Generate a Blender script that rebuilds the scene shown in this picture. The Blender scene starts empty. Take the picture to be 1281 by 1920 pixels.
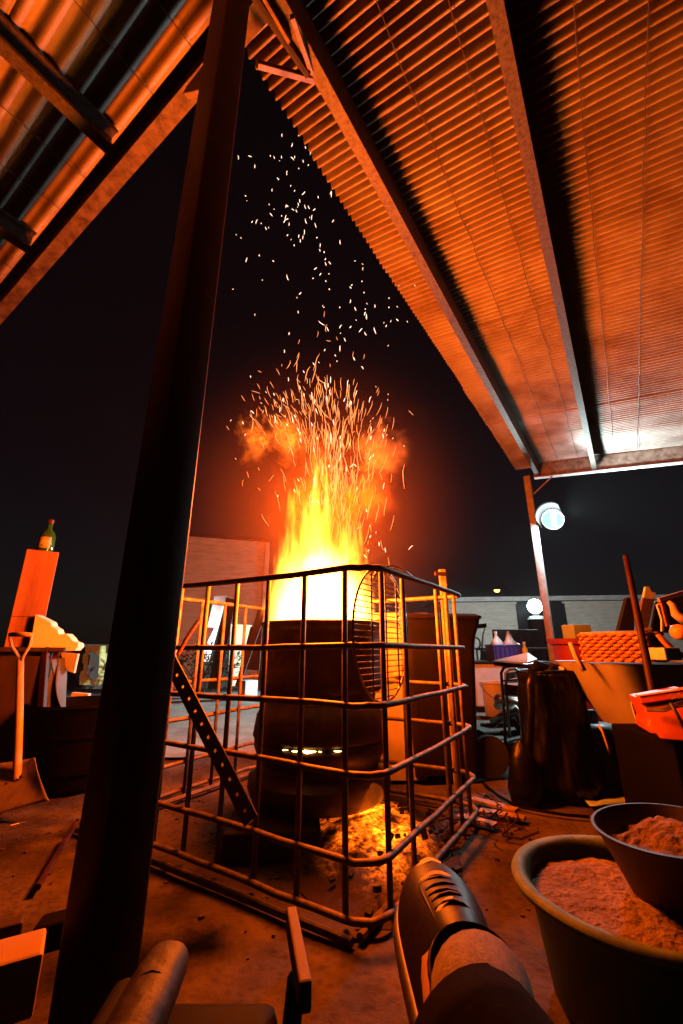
import bpy, bmesh, math, random
from mathutils import Vector, Matrix, Quaternion, noise as mnoise
rnd = random.Random(7)
C = bpy.context.scene.collection
sc = bpy.context.scene

# ------------------------------------------------------------------ camera, world, exposure
EYE = 0.74                      # phone held by someone sitting in a low chair
PITCH = math.radians(17.9)
F = 790.0                       # focal length in photo pixels (1281 wide)
cam = bpy.data.cameras.new('camera'); camo = bpy.data.objects.new('camera', cam); C.objects.link(camo)
camo.location = (0, 0, EYE); camo.rotation_euler = (math.radians(90) + PITCH, 0, 0)
cam.sensor_fit = 'HORIZONTAL'; cam.sensor_width = 36; cam.lens = 36 * F / 1281
cam.clip_start = 0.02; cam.clip_end = 500
sc.camera = camo
w = bpy.data.worlds.new('World'); sc.world = w; w.use_nodes = True
wn = w.node_tree.nodes; wl = w.node_tree.links
sky = wn.new('ShaderNodeTexSky'); sky.sky_type = 'NISHITA'; sky.sun_disc = False
# a faint moonlit sky, the moon behind the camera
sky.sun_elevation = math.radians(30); sky.sun_rotation = math.radians(200)
wl.new(sky.outputs[0], wn['Background'].inputs[0]); wn['Background'].inputs[1].default_value = 0.0009
sc.view_settings.view_transform = 'Standard'; sc.view_settings.look = 'None'
sc.view_settings.exposure = 0; sc.view_settings.gamma = 1
cy = sc.cycles
cy.use_denoising = True; cy.use_adaptive_sampling = True; cy.adaptive_threshold = 0.02
cy.max_bounces = 5; cy.diffuse_bounces = 0; cy.glossy_bounces = 2; cy.transmission_bounces = 4
cy.transparent_max_bounces = 8; cy.volume_bounces = 0
cy.sample_clamp_indirect = 2.0; cy.sample_clamp_direct = 0
cy.volume_step_rate = 0.9; cy.volume_max_steps = 256
FIRE_COL = (1.0, 0.115, 0.0025)

def lamp_point(name, loc, power, col, rad, parent=None, kind='POINT', **kw):
    l = bpy.data.lights.new(name, kind); l.energy = power; l.color = col; l.shadow_soft_size = rad; l.use_soft_falloff = False
    for k, v in kw.items(): setattr(l, k, v)
    o = bpy.data.objects.new(name, l); C.objects.link(o); o.location = loc
    return o

# ------------------------------------------------------------------ picture -> place helpers
def ray(px, py):
    x = px - 640.5; v = 960 - py
    return Vector((x, F * math.cos(PITCH) - v * math.sin(PITCH), v * math.cos(PITCH) + F * math.sin(PITCH)))
def at(px, py, Y):              # the point seen at a pixel, Y metres ahead
    r = ray(px, py); return Vector((0, 0, EYE)) + r * (Y / r.y)
def atz(px, py, z):
    r = ray(px, py); return Vector((0, 0, EYE)) + r * ((z - EYE) / r.z)
# shed axes: d runs along the purlins (away to the right), n across them (to the left)
DX, DY = math.sin(math.radians(33.3)), math.cos(math.radians(33.3))
def SP(d, n, z): return Vector((d * DX - n * DY, d * DY + n * DX, z))

# ------------------------------------------------------------------ materials
MATS = {}
def mat(name, c1, c2=None, rough=0.6, metal=0.0, scale=6.0, detail=6.0, lo=0.4, hi=0.62, bump=0.0, bscale=None,
        stretch=(1, 1, 1), spec=0.5, coord='Object', rvar=0.0, dist=0.002):
    if name in MATS: return MATS[name]
    m = bpy.data.materials.new(name); m.use_nodes = True; nt = m.node_tree; N = nt.nodes; L = nt.links
    b = N['Principled BSDF']; b.inputs['Roughness'].default_value = rough; b.inputs['Metallic'].default_value = metal
    b.inputs['Specular IOR Level'].default_value = spec
    tc = N.new('ShaderNodeTexCoord'); mp = N.new('ShaderNodeMapping'); mp.inputs['Scale'].default_value = stretch
    L.new(tc.outputs[coord], mp.inputs[0])
    nz = N.new('ShaderNodeTexNoise'); nz.inputs['Scale'].default_value = scale; nz.inputs['Detail'].default_value = detail
    nz.inputs['Roughness'].default_value = 0.65
    L.new(mp.outputs[0], nz.inputs[0])
    cr = N.new('ShaderNodeValToRGB'); cr.color_ramp.elements[0].position = lo; cr.color_ramp.elements[1].position = hi
    c2 = c2 or tuple(x * 0.7 for x in c1)
    cr.color_ramp.elements[0].color = (*c1, 1); cr.color_ramp.elements[1].color = (*c2, 1)
    L.new(nz.outputs[0], cr.inputs[0]); L.new(cr.outputs[0], b.inputs['Base Color'])
    if rvar:
        mr = N.new('ShaderNodeMapRange'); mr.inputs[3].default_value = rough - rvar; mr.inputs[4].default_value = rough + rvar
        mr.inputs[1].default_value = 0.35; mr.inputs[2].default_value = 0.65
        L.new(nz.outputs[0], mr.inputs[0]); L.new(mr.outputs[0], b.inputs['Roughness'])
    if bump:
        n2 = N.new('ShaderNodeTexNoise'); n2.inputs['Scale'].default_value = bscale or scale * 3; n2.inputs['Detail'].default_value = 8
        L.new(mp.outputs[0], n2.inputs[0])
        bp = N.new('ShaderNodeBump'); bp.inputs['Strength'].default_value = bump; bp.inputs['Distance'].default_value = dist
        L.new(n2.outputs[0], bp.inputs['Height']); L.new(bp.outputs[0], b.inputs['Normal'])
    MATS[name] = m; return m
def emat(name, col, strength, sample=False):
    if name in MATS: return MATS[name]
    m = bpy.data.materials.new(name); m.use_nodes = True; N = m.node_tree.nodes
    N.remove(N['Principled BSDF']); e = N.new('ShaderNodeEmission')
    e.inputs[0].default_value = (*col, 1); e.inputs[1].default_value = strength
    m.node_tree.links.new(e.outputs[0], N['Material Output'].inputs['Surface'])
    if not sample: m.cycles.emission_sampling = 'NONE'
    MATS[name] = m; return m

ground_m = mat('ground_dirt', (0.10, 0.078, 0.062), (0.028, 0.021, 0.017), 0.85, spec=0.25, scale=2.6, detail=12, lo=0.36, hi=0.66, bump=0.9, bscale=16, dist=0.02)
def _ground_extra(m):
    # fine grit and scattered pale scraps over the broad stains
    nt = m.node_tree; N = nt.nodes; L = nt.links
    cr = [n for n in N if n.type == 'VALTORGB'][0]; mp = [n for n in N if n.type == 'MAPPING'][0]
    vo = N.new('ShaderNodeTexVoronoi'); vo.inputs['Scale'].default_value = 34; L.new(mp.outputs[0], vo.inputs[0])
    r2 = N.new('ShaderNodeValToRGB'); r2.color_ramp.elements[0].position = 0.08; r2.color_ramp.elements[1].position = 0.5
    r2.color_ramp.elements[0].color = (0.55, 0.55, 0.55, 1); r2.color_ramp.elements[1].color = (1.15, 1.15, 1.15, 1)
    L.new(vo.outputs['Distance'], r2.inputs[0])
    mx = N.new('ShaderNodeMix'); mx.data_type = 'RGBA'; mx.blend_type = 'MULTIPLY'; mx.inputs[0].default_value = 0.7
    L.new(cr.outputs[0], mx.inputs[6]); L.new(r2.outputs[0], mx.inputs[7]); L.new(mx.outputs[2], N['Principled BSDF'].inputs['Base Color'])
_ground_extra(ground_m)
galv = mat('galvanised_sheet', (0.37, 0.33, 0.29), (0.15, 0.10, 0.075), 0.6, 0.05, scale=2.4, detail=11, lo=0.40, hi=0.72, stretch=(1, 1, 1), bump=0.15, bscale=40, rvar=0.12)
purlin_m = mat('speckled_galvanised_steel', (0.105, 0.085, 0.068), (0.026, 0.016, 0.010), 0.6, 0.2, scale=55, detail=4, lo=0.42, hi=0.72, bump=0.2, bscale=90)
beam_m = mat('rusty_brown_steel', (0.30, 0.22, 0.17), (0.15, 0.09, 0.06), 0.6, 0.2, scale=14, bump=0.2, bscale=60)
post_m = mat('dark_painted_steel', (0.034, 0.012, 0.008), (0.06, 0.024, 0.014), 0.5, 0.0, spec=0.15, scale=13, detail=10, lo=0.5, hi=0.7, bump=0.4, bscale=40)
pale_post_m = mat('weathered_pale_steel', (0.46, 0.40, 0.38), (0.33, 0.27, 0.25), 0.6, scale=12, bump=0.1)
white_edge_m = mat('white_painted_flange', (0.72, 0.72, 0.70), (0.55, 0.53, 0.5), 0.5, scale=10)
wire_m = mat('dull_wire', (0.06, 0.05, 0.045), None, 0.6, 0.4, scale=30)
cage_m = mat('sooty_cage_steel', (0.20, 0.155, 0.115), (0.06, 0.04, 0.03), 0.6, 0.15, scale=26, detail=8, lo=0.38, hi=0.66, bump=0.25, bscale=90)
drum_m = mat('burnt_drum_steel', (0.055, 0.03, 0.02), (0.02, 0.012, 0.010), 0.55, 0.35, scale=7, detail=10, bump=0.5, bscale=24, dist=0.004, rvar=0.15)
soot_m = mat('soot_black', (0.02, 0.016, 0.014), (0.01, 0.008, 0.007), 0.8, scale=20, bump=0.3)
brick_m = mat('sooty_brick', (0.12, 0.06, 0.04), (0.05, 0.03, 0.022), 0.9, scale=30, bump=0.5)
grill_m = mat('grill_wire_steel', (0.30, 0.25, 0.21), (0.12, 0.09, 0.07), 0.35, 0.7, scale=50)
cream_m = mat('cream_plastic', (0.60, 0.55, 0.42), (0.46, 0.41, 0.31), 0.5, scale=5, bump=0.1)
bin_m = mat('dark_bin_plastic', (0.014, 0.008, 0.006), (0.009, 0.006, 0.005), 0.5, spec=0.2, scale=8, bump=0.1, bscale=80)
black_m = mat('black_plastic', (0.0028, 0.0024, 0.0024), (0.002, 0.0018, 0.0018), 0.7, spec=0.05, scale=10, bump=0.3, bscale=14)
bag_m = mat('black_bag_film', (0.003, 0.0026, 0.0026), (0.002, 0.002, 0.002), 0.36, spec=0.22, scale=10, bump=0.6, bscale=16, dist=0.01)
rubber_m = mat('black_rubber', (0.018, 0.017, 0.016), None, 0.8, scale=30)
board_m = mat('cream_weatherboard', (0.74, 0.71, 0.60), (0.58, 0.54, 0.44), 0.65, scale=4, detail=9, stretch=(1, 1, 6), bump=0.15)
trim_m = mat('pale_roof_trim', (0.62, 0.62, 0.58), (0.45, 0.44, 0.4), 0.5, scale=3)
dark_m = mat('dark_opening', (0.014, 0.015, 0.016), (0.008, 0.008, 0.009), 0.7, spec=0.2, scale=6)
white_m = mat('white_plastic', (0.78, 0.79, 0.78), (0.66, 0.67, 0.66), 0.4, scale=5)
panel_m = mat('pale_ply_panel', (0.62, 0.54, 0.36), (0.5, 0.42, 0.27), 0.7, scale=4, stretch=(1, 1, 0.2), bump=0.1)
leaf_m = mat('dark_leaf', (0.035, 0.055, 0.018), (0.02, 0.03, 0.01), 0.6, scale=12)
blue_m = mat('blue_crate_plastic', (0.06, 0.07, 0.42), (0.04, 0.05, 0.3), 0.4, scale=6)
yellow_m = mat('yellow_plastic', (0.75, 0.50, 0.04), (0.6, 0.4, 0.03), 0.4, scale=6)
lime_m = mat('lime_painted_panel', (0.42, 0.40, 0.06), (0.28, 0.24, 0.05), 0.6, scale=14, bump=0.2)
red_m = mat('red_plastic', (0.30, 0.03, 0.028), (0.22, 0.022, 0.02), 0.4, scale=5)
teal_m = mat('pale_teal_plastic', (0.35, 0.52, 0.50), (0.26, 0.42, 0.40), 0.5, scale=7)
orange_m = mat('orange_red_plastic', (0.42, 0.075, 0.025), (0.3, 0.045, 0.015), 0.45, scale=5, bump=0.1)
wicker_m = mat('reddish_wicker', (0.62, 0.26, 0.14), (0.40, 0.13, 0.06), 0.7, scale=40, bump=0.4)
tubw_m = mat('milky_tub_plastic', (0.34, 0.31, 0.23), (0.26, 0.23, 0.165), 0.4, scale=3, bump=0.1)
wood_red = mat('red_brown_wood', (0.44, 0.17, 0.085), (0.17, 0.05, 0.025), 0.6, scale=9, detail=9, stretch=(1, 1, 0.12), bump=0.3, lo=0.36, hi=0.68)
wood_pale = mat('pale_timber', (0.40, 0.30, 0.20), (0.24, 0.16, 0.10), 0.65, scale=14, detail=9, stretch=(1, 0.2, 1), bump=0.3)
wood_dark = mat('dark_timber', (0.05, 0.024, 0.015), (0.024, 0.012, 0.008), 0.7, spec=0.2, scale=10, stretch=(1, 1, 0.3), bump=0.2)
foam_m = mat('cream_foam', (0.75, 0.66, 0.44), (0.66, 0.56, 0.36), 0.8, scale=5, bump=0.1)
shovel_m = mat('worn_shovel_steel', (0.36, 0.27, 0.20), (0.20, 0.13, 0.085), 0.5, 0.25, scale=18, detail=9, lo=0.45, hi=0.75, bump=0.2)
shaft_m = mat('worn_wooden_shaft', (0.60, 0.42, 0.28), (0.42, 0.26, 0.15), 0.55, scale=20, stretch=(1, 1, 0.2), bump=0.2)
tarp_m = mat('grey_green_tarp', (0.075, 0.07, 0.055), (0.05, 0.046, 0.038), 0.75, scale=5, bump=0.4, bscale=12, dist=0.01)
green_m = mat('green_tub_plastic', (0.09, 0.30, 0.05), (0.06, 0.22, 0.04), 0.5, scale=6, bump=0.2, bscale=30)
rim_m = mat('dusty_green_rim', (0.12, 0.19, 0.07), (0.06, 0.11, 0.035), 0.65, scale=16, bump=0.3)
sand_m = mat('ash_and_sand', (0.24, 0.175, 0.125), (0.13, 0.085, 0.055), 0.95, scale=20, detail=12, lo=0.38, hi=0.66, bump=1.0, bscale=70, dist=0.012)
ash_m = mat('coarse_ash', (0.17, 0.115, 0.085), (0.05, 0.03, 0.022), 0.95, scale=30, detail=10, bump=1.0, bscale=60, dist=0.015)
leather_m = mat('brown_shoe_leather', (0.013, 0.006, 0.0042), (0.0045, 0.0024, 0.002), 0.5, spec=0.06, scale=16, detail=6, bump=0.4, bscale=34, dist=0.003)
sole_m = mat('shoe_sole_rubber', (0.026, 0.013, 0.010), (0.012, 0.007, 0.005), 0.55, scale=30, bump=0.2)
stitch_m = mat('pale_stitching', (0.42, 0.26, 0.16), None, 0.6, scale=80)
sock_m = mat('ribbed_cream_sock', (0.16, 0.12, 0.065), (0.09, 0.065, 0.035), 0.9, scale=160, stretch=(1, 1, 0.1), bump=0.3, bscale=420)
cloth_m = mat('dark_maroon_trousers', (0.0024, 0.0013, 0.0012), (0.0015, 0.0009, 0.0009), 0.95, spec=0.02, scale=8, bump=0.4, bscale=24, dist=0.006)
skin_m = mat('skin', (0.42, 0.24, 0.16), (0.36, 0.19, 0.12), 0.5, scale=20)
vinyl_m = mat('cracked_brown_vinyl', (0.012, 0.008, 0.006), (0.005, 0.0036, 0.003), 0.6, spec=0.10, scale=22, detail=10, bump=1.0, bscale=30, dist=0.004)
glassg_m = None
def glass_green():
    m = bpy.data.materials.new('green_bottle_glass'); m.use_nodes = True; b = m.node_tree.nodes['Principled BSDF']
    b.inputs['Base Color'].default_value = (0.04, 0.17, 0.025, 1); b.inputs['Roughness'].default_value = 0.08
    b.inputs['Coat Weight'].default_value = 0.6
    b.inputs['Transmission Weight'].default_value = 0.35
    return m
label_m = mat('bottle_label_paper', (0.70, 0.50, 0.28), (0.3, 0.16, 0.08), 0.7, scale=34, lo=0.5, hi=0.6)

# ------------------------------------------------------------------ mesh builder
WLOC = {}
def wloc(o): return WLOC.get(o.name, Vector((0, 0, 0)))
class MB:
    def __init__(s): s.v = []; s.f = []
    def add(s, vs, fs):
        o = len(s.v); s.v += [Vector(v) for v in vs]; s.f += [tuple(o + i for i in f) for f in fs]; return s
    def box(s, c, size, rz=0.0, rot=None):
        hx, hy, hz = size[0] / 2, size[1] / 2, size[2] / 2
        M = rot if rot else Matrix.Rotation(rz, 3, 'Z'); c = Vector(c)
        vs = [c + M @ Vector((x * hx, y * hy, z * hz)) for x in (-1, 1) for y in (-1, 1) for z in (-1, 1)]
        return s.add(vs, [(0, 1, 3, 2), (4, 6, 7, 5), (0, 4, 5, 1), (2, 3, 7, 6), (0, 2, 6, 4), (1, 5, 7, 3)])
    def bar(s, p0, p1, wd, ht, up=(0, 0, 1)):
        p0, p1 = Vector(p0), Vector(p1); a = (p1 - p0); L = a.length; a.normalize()
        r = a.cross(Vector(up)).normalized(); u = r.cross(a)
        M = Matrix((r, a, u)).transposed()
        return s.box((p0 + p1) / 2, (wd, L, ht), rot=M)
    def tube(s, pts, r, seg=8, closed=False, cap=True, flat=1.0):
        pts = [Vector(p) for p in pts]; n = len(pts); rs = r if isinstance(r, (list, tuple)) else [r] * n
        vs = []; fs = []; prev = None
        for i, p in enumerate(pts):
            if closed: t = pts[(i + 1) % n] - pts[i - 1]
            else: t = pts[min(i + 1, n - 1)] - pts[max(i - 1, 0)]
            t.normalize()
            if prev is None:
                a = Vector((0, 0, 1)) if abs(t.z) < 0.9 else Vector((1, 0, 0)); x = t.cross(a).normalized()
            else:
                x = (prev - t * prev.dot(t)).normalized()
            prev = x; y = t.cross(x)
            for k in range(seg):
                an = 2 * math.pi * k / seg
                vs.append(p + (x * math.cos(an) + y * math.sin(an) * flat) * rs[i])
        m = n if closed else n - 1
        for i in range(m):
            j = (i + 1) % n
            for k in range(seg):
                k2 = (k + 1) % seg
                fs.append((i * seg + k, i * seg + k2, j * seg + k2, j * seg + k))
        if cap and not closed:
            fs.append(tuple(reversed(range(seg)))); fs.append(tuple((n - 1) * seg + k for k in range(seg)))
        return s.add(vs, fs)
    def lathe(s, prof, c, seg=40, a0=0.0, a1=2 * math.pi, tilt=None, wob=None):
        c = Vector(c); full = abs(a1 - a0 - 2 * math.pi) < 1e-6; cnt = seg if full else seg + 1; vs = []; fs = []
        for (r, z) in prof:
            for k in range(cnt):
                a = a0 + (a1 - a0) * k / seg
                rr = r * (1 + (wob(a, z) if wob else 0))
                p = Vector((rr * math.cos(a), rr * math.sin(a), z))
                if tilt: p = tilt @ p
                vs.append(c + p)
        for i in range(len(prof) - 1):
            for k in range(seg):
                k2 = (k + 1) % cnt
                fs.append((i * cnt + k, i * cnt + k2, (i + 1) * cnt + k2, (i + 1) * cnt + k))
        return s.add(vs, fs)
    def prism(s, pts, off):
        pts = [Vector(p) for p in pts]; off = Vector(off); n = len(pts)
        fs = [tuple(range(n)), tuple(reversed(range(n, 2 * n)))]
        fs += [(i, n + i, n + (i + 1) % n, (i + 1) % n) for i in range(n)]
        return s.add(pts + [p + off for p in pts], fs)
    def grid(s, fn, nu, nv):
        vs = [fn(i / nu, j / nv) for i in range(nu + 1) for j in range(nv + 1)]
        fs = [(i * (nv + 1) + j, (i + 1) * (nv + 1) + j, (i + 1) * (nv + 1) + j + 1, i * (nv + 1) + j + 1) for i in range(nu) for j in range(nv)]
        return s.add(vs, fs)
    def loft(s, rings, cap=True):
        n = len(rings[0]); vs = [p for r in rings for p in r]; fs = []
        for i in range(len(rings) - 1):
            for k in range(n):
                k2 = (k + 1) % n
                fs.append((i * n + k, i * n + k2, (i + 1) * n + k2, (i + 1) * n + k))
        if cap: fs.append(tuple(reversed(range(n)))); fs.append(tuple((len(rings) - 1) * n + k for k in range(n)))
        return s.add(vs, fs)
    def build(s, name, m, parent=None, smooth=False, bevel=0.0, solid=0.0, sub=0, fix=True, auto=None):
        if parent is not None: off = wloc(parent)
        else:
            xs = [v.x for v in s.v]; ys = [v.y for v in s.v]; zs = [v.z for v in s.v]
            off = Vector(((min(xs) + max(xs)) / 2, (min(ys) + max(ys)) / 2, min(zs)))
        me = bpy.data.meshes.new(name); me.from_pydata([v - off for v in s.v], [], s.f)
        bm = bmesh.new(); bm.from_mesh(me)
        if fix: bmesh.ops.recalc_face_normals(bm, faces=bm.faces)
        if bevel: bmesh.ops.bevel(bm, geom=bm.edges[:], offset=bevel, segments=2, affect='EDGES', profile=0.5)
        bm.to_mesh(me); bm.free()
        if smooth:
            me.polygons.foreach_set('use_smooth', [True] * len(me.polygons))
            if auto: me.set_sharp_from_angle(angle=math.radians(auto))
        me.materials.append(m)
        o = bpy.data.objects.new(name, me); C.objects.link(o)
        if parent is None: o.location = off; WLOC[o.name] = off
        else: o.parent = parent; WLOC[o.name] = off
        if solid:
            md = o.modifiers.new('thickness', 'SOLIDIFY'); md.thickness = solid; md.offset = 0
        if sub:
            md = o.modifiers.new('smooth', 'SUBSURF'); md.levels = sub; md.render_levels = sub
        return o
def tag(o, label=None, cat=None, group=None, kind=None):
    if label: o['label'] = label
    if cat: o['category'] = cat
    if group: o['group'] = group
    if kind: o['kind'] = kind
    return o
def thing(name, loc, label, cat, group=None):
    o = bpy.data.objects.new(name, None); C.objects.link(o); o.empty_display_size = 0.1
    o.location = loc; WLOC[o.name] = Vector(loc)
    return tag(o, label, cat, group)
def dup(o, loc, parent=None):
    c = o.copy(); C.objects.link(c); c.location = loc
    if parent is not None: c.parent = parent
    return c
def share(me_obj, name, parent, loc, rot=None, scale=None):
    c = bpy.data.objects.new(name, me_obj.data); C.objects.link(c)
    c.parent = parent; c.location = loc
    if rot: c.rotation_euler = rot
    if scale: c.scale = scale
    WLOC[c.name] = wloc(parent) + Vector(loc)
    return c

# ------------------------------------------------------------------ setting: ground
def gz(x, y):
    return 0.012 * mnoise.noise(Vector((x * 1.1, y * 1.1, 0))) + 0.006 * mnoise.noise(Vector((x * 4, y * 4, 3))) - 0.012
g = MB()
g.grid(lambda u, v: Vector((-6 + 12 * u, -2 + 14 * v, gz(-6 + 12 * u, -2 + 14 * v))), 150, 175)
go = g.build('ground', ground_m, smooth=True); tag(go, kind='structure')
g = MB(); R = 90
for (x0, x1, y0, y1) in ((-R, -6, -R, R), (6, R, -R, R), (-6, 6, -R, -2), (-6, 6, 12, R)):
    g.add([(x0, y0, -0.014), (x1, y0, -0.014), (x1, y1, -0.014), (x0, y1, -0.014)], [(0, 1, 2, 3)])
tag(g.build('terrain', ground_m), kind='structure')

conc_m = mat('worn_concrete', (0.34, 0.34, 0.30), (0.15, 0.145, 0.125), 0.7, scale=1.7, detail=12, lo=0.35, hi=0.66, bump=0.5, bscale=12, dist=0.01, spec=0.35)
yo_ = [(-6.0, 3.9), (-3.0, 3.45), (-1.2, 3.30), (-.3, 3.55), (.6, 3.75), (1.3, 3.60), (2.2, 3.3), (3.6, 3.4), (5.9, 4.2)]
m = MB(); m.grid(lambda u, v: Vector((lambda x: (x, (lambda e: e + (13.0 - e) * v ** 1.5)(next(a[1] + (b[1] - a[1]) * (x - a[0]) / (b[0] - a[0]) for a, b in zip(yo_, yo_[1:]) if x <= b[0] + 1e-6) + .10 * math.sin(x * 5) + .06 * math.sin(x * 13)), .012 + .004 * math.sin(v * 9)))(-6.0 + 11.9 * u)), 90, 40)
tag(m.build('concrete_yard', conc_m, smooth=True), kind='structure')

# ------------------------------------------------------------------ the open shed
shed = thing('open_shed', SP(0.43, 0.67, 0), 'open sided shed of corrugated iron on steel purlins over the fire', 'shed')
H1 = EYE + 2.20                                     # underside of the first purlin
def roof_z(n): return H1 + 0.210 - (0.67 - n) * 0.105      # right roof falls to the right
def left_z(n): return H1 + 0.352 - (n - 0.80) * 0.125        # left roof falls to the left
def sheet(name, d0, d1, n0, n1, zf, pitch, amp, lift, label=None, seed=0):
    k = max(1, round((d1 - d0) / pitch)); SEG = 8; nu = k * SEG; nv = 14
    r = random.Random(seed); ph = r.random() * 6; sag = [r.uniform(-1, 1) for _ in range(6)]
    def fn(u, v):
        d = d0 + (d1 - d0) * u; n = n0 + (n1 - n0) * v
        wv = mnoise.noise(Vector((d * 1.3, n * 1.7, seed * 3.1))) * 0.010 + mnoise.noise(Vector((d * 9, n * 0.5, seed))) * 0.005
        a = amp * (1 + 0.35 * mnoise.noise(Vector((d * 5, n * 0.6, seed + 9))))
        return SP(d, n, zf(n) + lift + a * math.cos(2 * math.pi * k * u) + wv)
    return MB().grid(fn, nu, nv).build(name, galv, shed, smooth=True, solid=0.0015, fix=False)
# right roof: sheets side by side along the purlins, each lapping the next
SW = 0.82; d = -2.1; i = 0
while d < 5.95:
    d1 = min(d + SW + 0.04, 6.02)
    o = sheet('roof_sheet', d, d1, 0.965 + rnd.uniform(-0.012, 0.012), -2.6, roof_z, 0.043, 0.027, 0.009 * (i % 2) + (.006 if i == 4 else 0), seed=i)
    d += SW; i += 1
d = -2.2
while d < 0.6:
    sheet('roof_sheet', d, min(d + 0.80, 0.68), 0.95, 4.6, left_z, 0.085, 0.017, 0.004 * (i % 2), seed=i); d += 0.76; i += 1
# purlins: cold formed lipped channels
def channel(p0, p1, wd, ht, t=0.004, lip=0.016, side=1):
    m = MB(); p0, p1 = Vector(p0), Vector(p1); a = (p1 - p0).normalized(); r = a.cross(Vector((0, 0, 1))).normalized() * side
    def b(x0, x1, z0, z1):
        q = [(x0, z0), (x1, z0), (x1, z1), (x0, z1)]
        m.prism([p0 + r * x + Vector((0, 0, z)) for x, z in q], p1 - p0)
    b(-wd / 2, wd / 2, 0, t); b(-wd / 2, wd / 2, ht - t, ht)
    b(wd / 2 - t, wd / 2, t + 0.0005, ht - t - 0.0005); b(-wd / 2, -wd / 2 + t, t + 0.0005, lip); b(-wd / 2, -wd / 2 + t, ht - lip, ht - t - 0.0005)
    return m
for n in (0.67, 0.02, -0.90, -1.70, -2.45):
    z = roof_z(n) - 0.210
    channel(SP(-2.1 if n < 0.6 else 0.44, n, z), SP(5.80, n, z), 0.052, 0.186, side=1).build('purlin', purlin_m, shed)
for n in (1.70, 2.52, 3.35, 4.2):
    z = left_z(n) - 0.160
    channel(SP(-2.2, n, z), SP(0.56, n, z), 0.06, 0.125, side=-1).build('purlin', purlin_m, shed)
# left beam under the left purlins: a rolled tube, welded to the near post
lb = MB(); zl = lambda n: H1 + 0.045 - 0.125 * (n - 0.72)
def lbq(d0, d1, z0, z1):
    lb.prism([SP(d0, 0.72, zl(0.72) + z0), SP(d1, 0.72, zl(0.72) + z0), SP(d1, 0.72, zl(0.72) + z1), SP(d0, 0.72, zl(0.72) + z1)], SP(0, 4.0, zl(4.72) - zl(.72)))
lbq(.555, .620, -.052, -.040); lbq(.582, .592, -.0395, .1345); lbq(.545, .630, .135, .147)
lb.build('beam', mat('rusty_tube', (0.15, 0.10, 0.07), (0.05, 0.028, 0.018), 0.5, 0.3, scale=18, detail=9, bump=0.25, bscale=70), shed)
# far beam with a pale lower flange
zb = lambda n: roof_z(n) - 0.235
def far_beam(d, n0, n1):
    m = MB(); m.prism([SP(d, n0, zb(n0) + 0.012), SP(d, n1, zb(n1) + 0.012), SP(d, n1, zb(n1) + 0.208), SP(d, n0, zb(n0) + 0.208)], SP(0.006, 0, 0)); return m
far_beam(5.83, 0.72, -2.6).build('beam', beam_m, shed)
m = MB(); m.prism([SP(5.806, 0.72, zb(0.72)), SP(5.806, -2.6, zb(-2.6)), SP(5.806, -2.6, zb(-2.6) + 0.010), SP(5.806, 0.72, zb(0.72) + 0.010)], SP(0.075, 0, 0))
m.build('beam_flange', white_edge_m, shed)
# posts
def post(d, n, ztop, s, m):
    b = MB(); c = SP(d, n, 0); b.box((c.x, c.y, ztop / 2 - 0.01), (s, s, ztop + 0.02), rz=math.radians(-33.3))
    return b.build('post', m, shed, bevel=0.006, smooth=True, auto=50)
post(0.43, 0.675, H1 + 0.10, 0.077, post_m)
post(5.72, 0.79, zb(0.79) - 0.004, 0.082, pale_post_m)
# brackets and struts at the head of the near post
m = MB(); m.bar(SP(0.47, 0.70, H1 + 0.02), SP(0.70, 0.69, H1 - 0.005), 0.012, 0.09); m.build('bracket_plate', beam_m, shed)
a = at(470, 118, 0.95); b = at(588, 152, 1.08)
MB().tube([SP(0.47, 0.73, H1 - 0.02), SP(0.82, 0.70, H1 - 0.012)], 0.016, 8).build('strut', wire_m, shed)
MB().bar(at(482, 120, 0.98), at(590, 150, 1.10), 0.022, 0.022).build('strut', beam_m, shed, bevel=0.003)
MB().bar(at(548, 30, 0.86), at(594, 148, 1.10) + Vector((-0.012, 0, 0)), 0.018, 0.018).build('strut', beam_m, shed, bevel=0.003)
m = MB(); p = at(372, 118, 0.86); m.prism([at(352, 165, 0.90), at(405, 95, 0.83), at(410, 150, 0.83), at(375, 172, 0.88)], (0.008, -0.012, 0)); m.build('bracket_plate', beam_m, shed)
MB().bar(at(352, 172, 0.90), at(402, 160, 0.80), 0.02, 0.03).build('strut', beam_m, shed, bevel=0.002)
MB().tube([SP(5.74, 0.76, zb(0.6) - 0.25), SP(5.815, 0.50, zb(0.5) - 0.006)], 0.010, 8).build('brace', pale_post_m, shed)
# sagging wires strung under the sheets
def wire(n, d0, d1, zf, sd):
    r = random.Random(sd); pts = []
    k = int((d1 - d0) / 0.16)
    for i in range(k + 1):
        dd = d0 + (d1 - d0) * i / k
        pts.append(SP(dd, n + r.uniform(-0.006, 0.006), zf(n) - 0.034 + r.uniform(-0.004, 0.003)))
    MB().tube(pts, 0.0022, 5).build('roof_wire', wire_m, shed, smooth=True)
for i, n in enumerate((0.40, 0.17, -0.22, -0.45, -0.92, -1.15, -1.7)): wire(n, -1.2, 5.75, roof_z, i)
for i, n in enumerate((1.15, 1.42, 2.0, 2.26, 2.85, 3.1)): wire(n, -1.6, 0.60, left_z, 40 + i)

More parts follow.
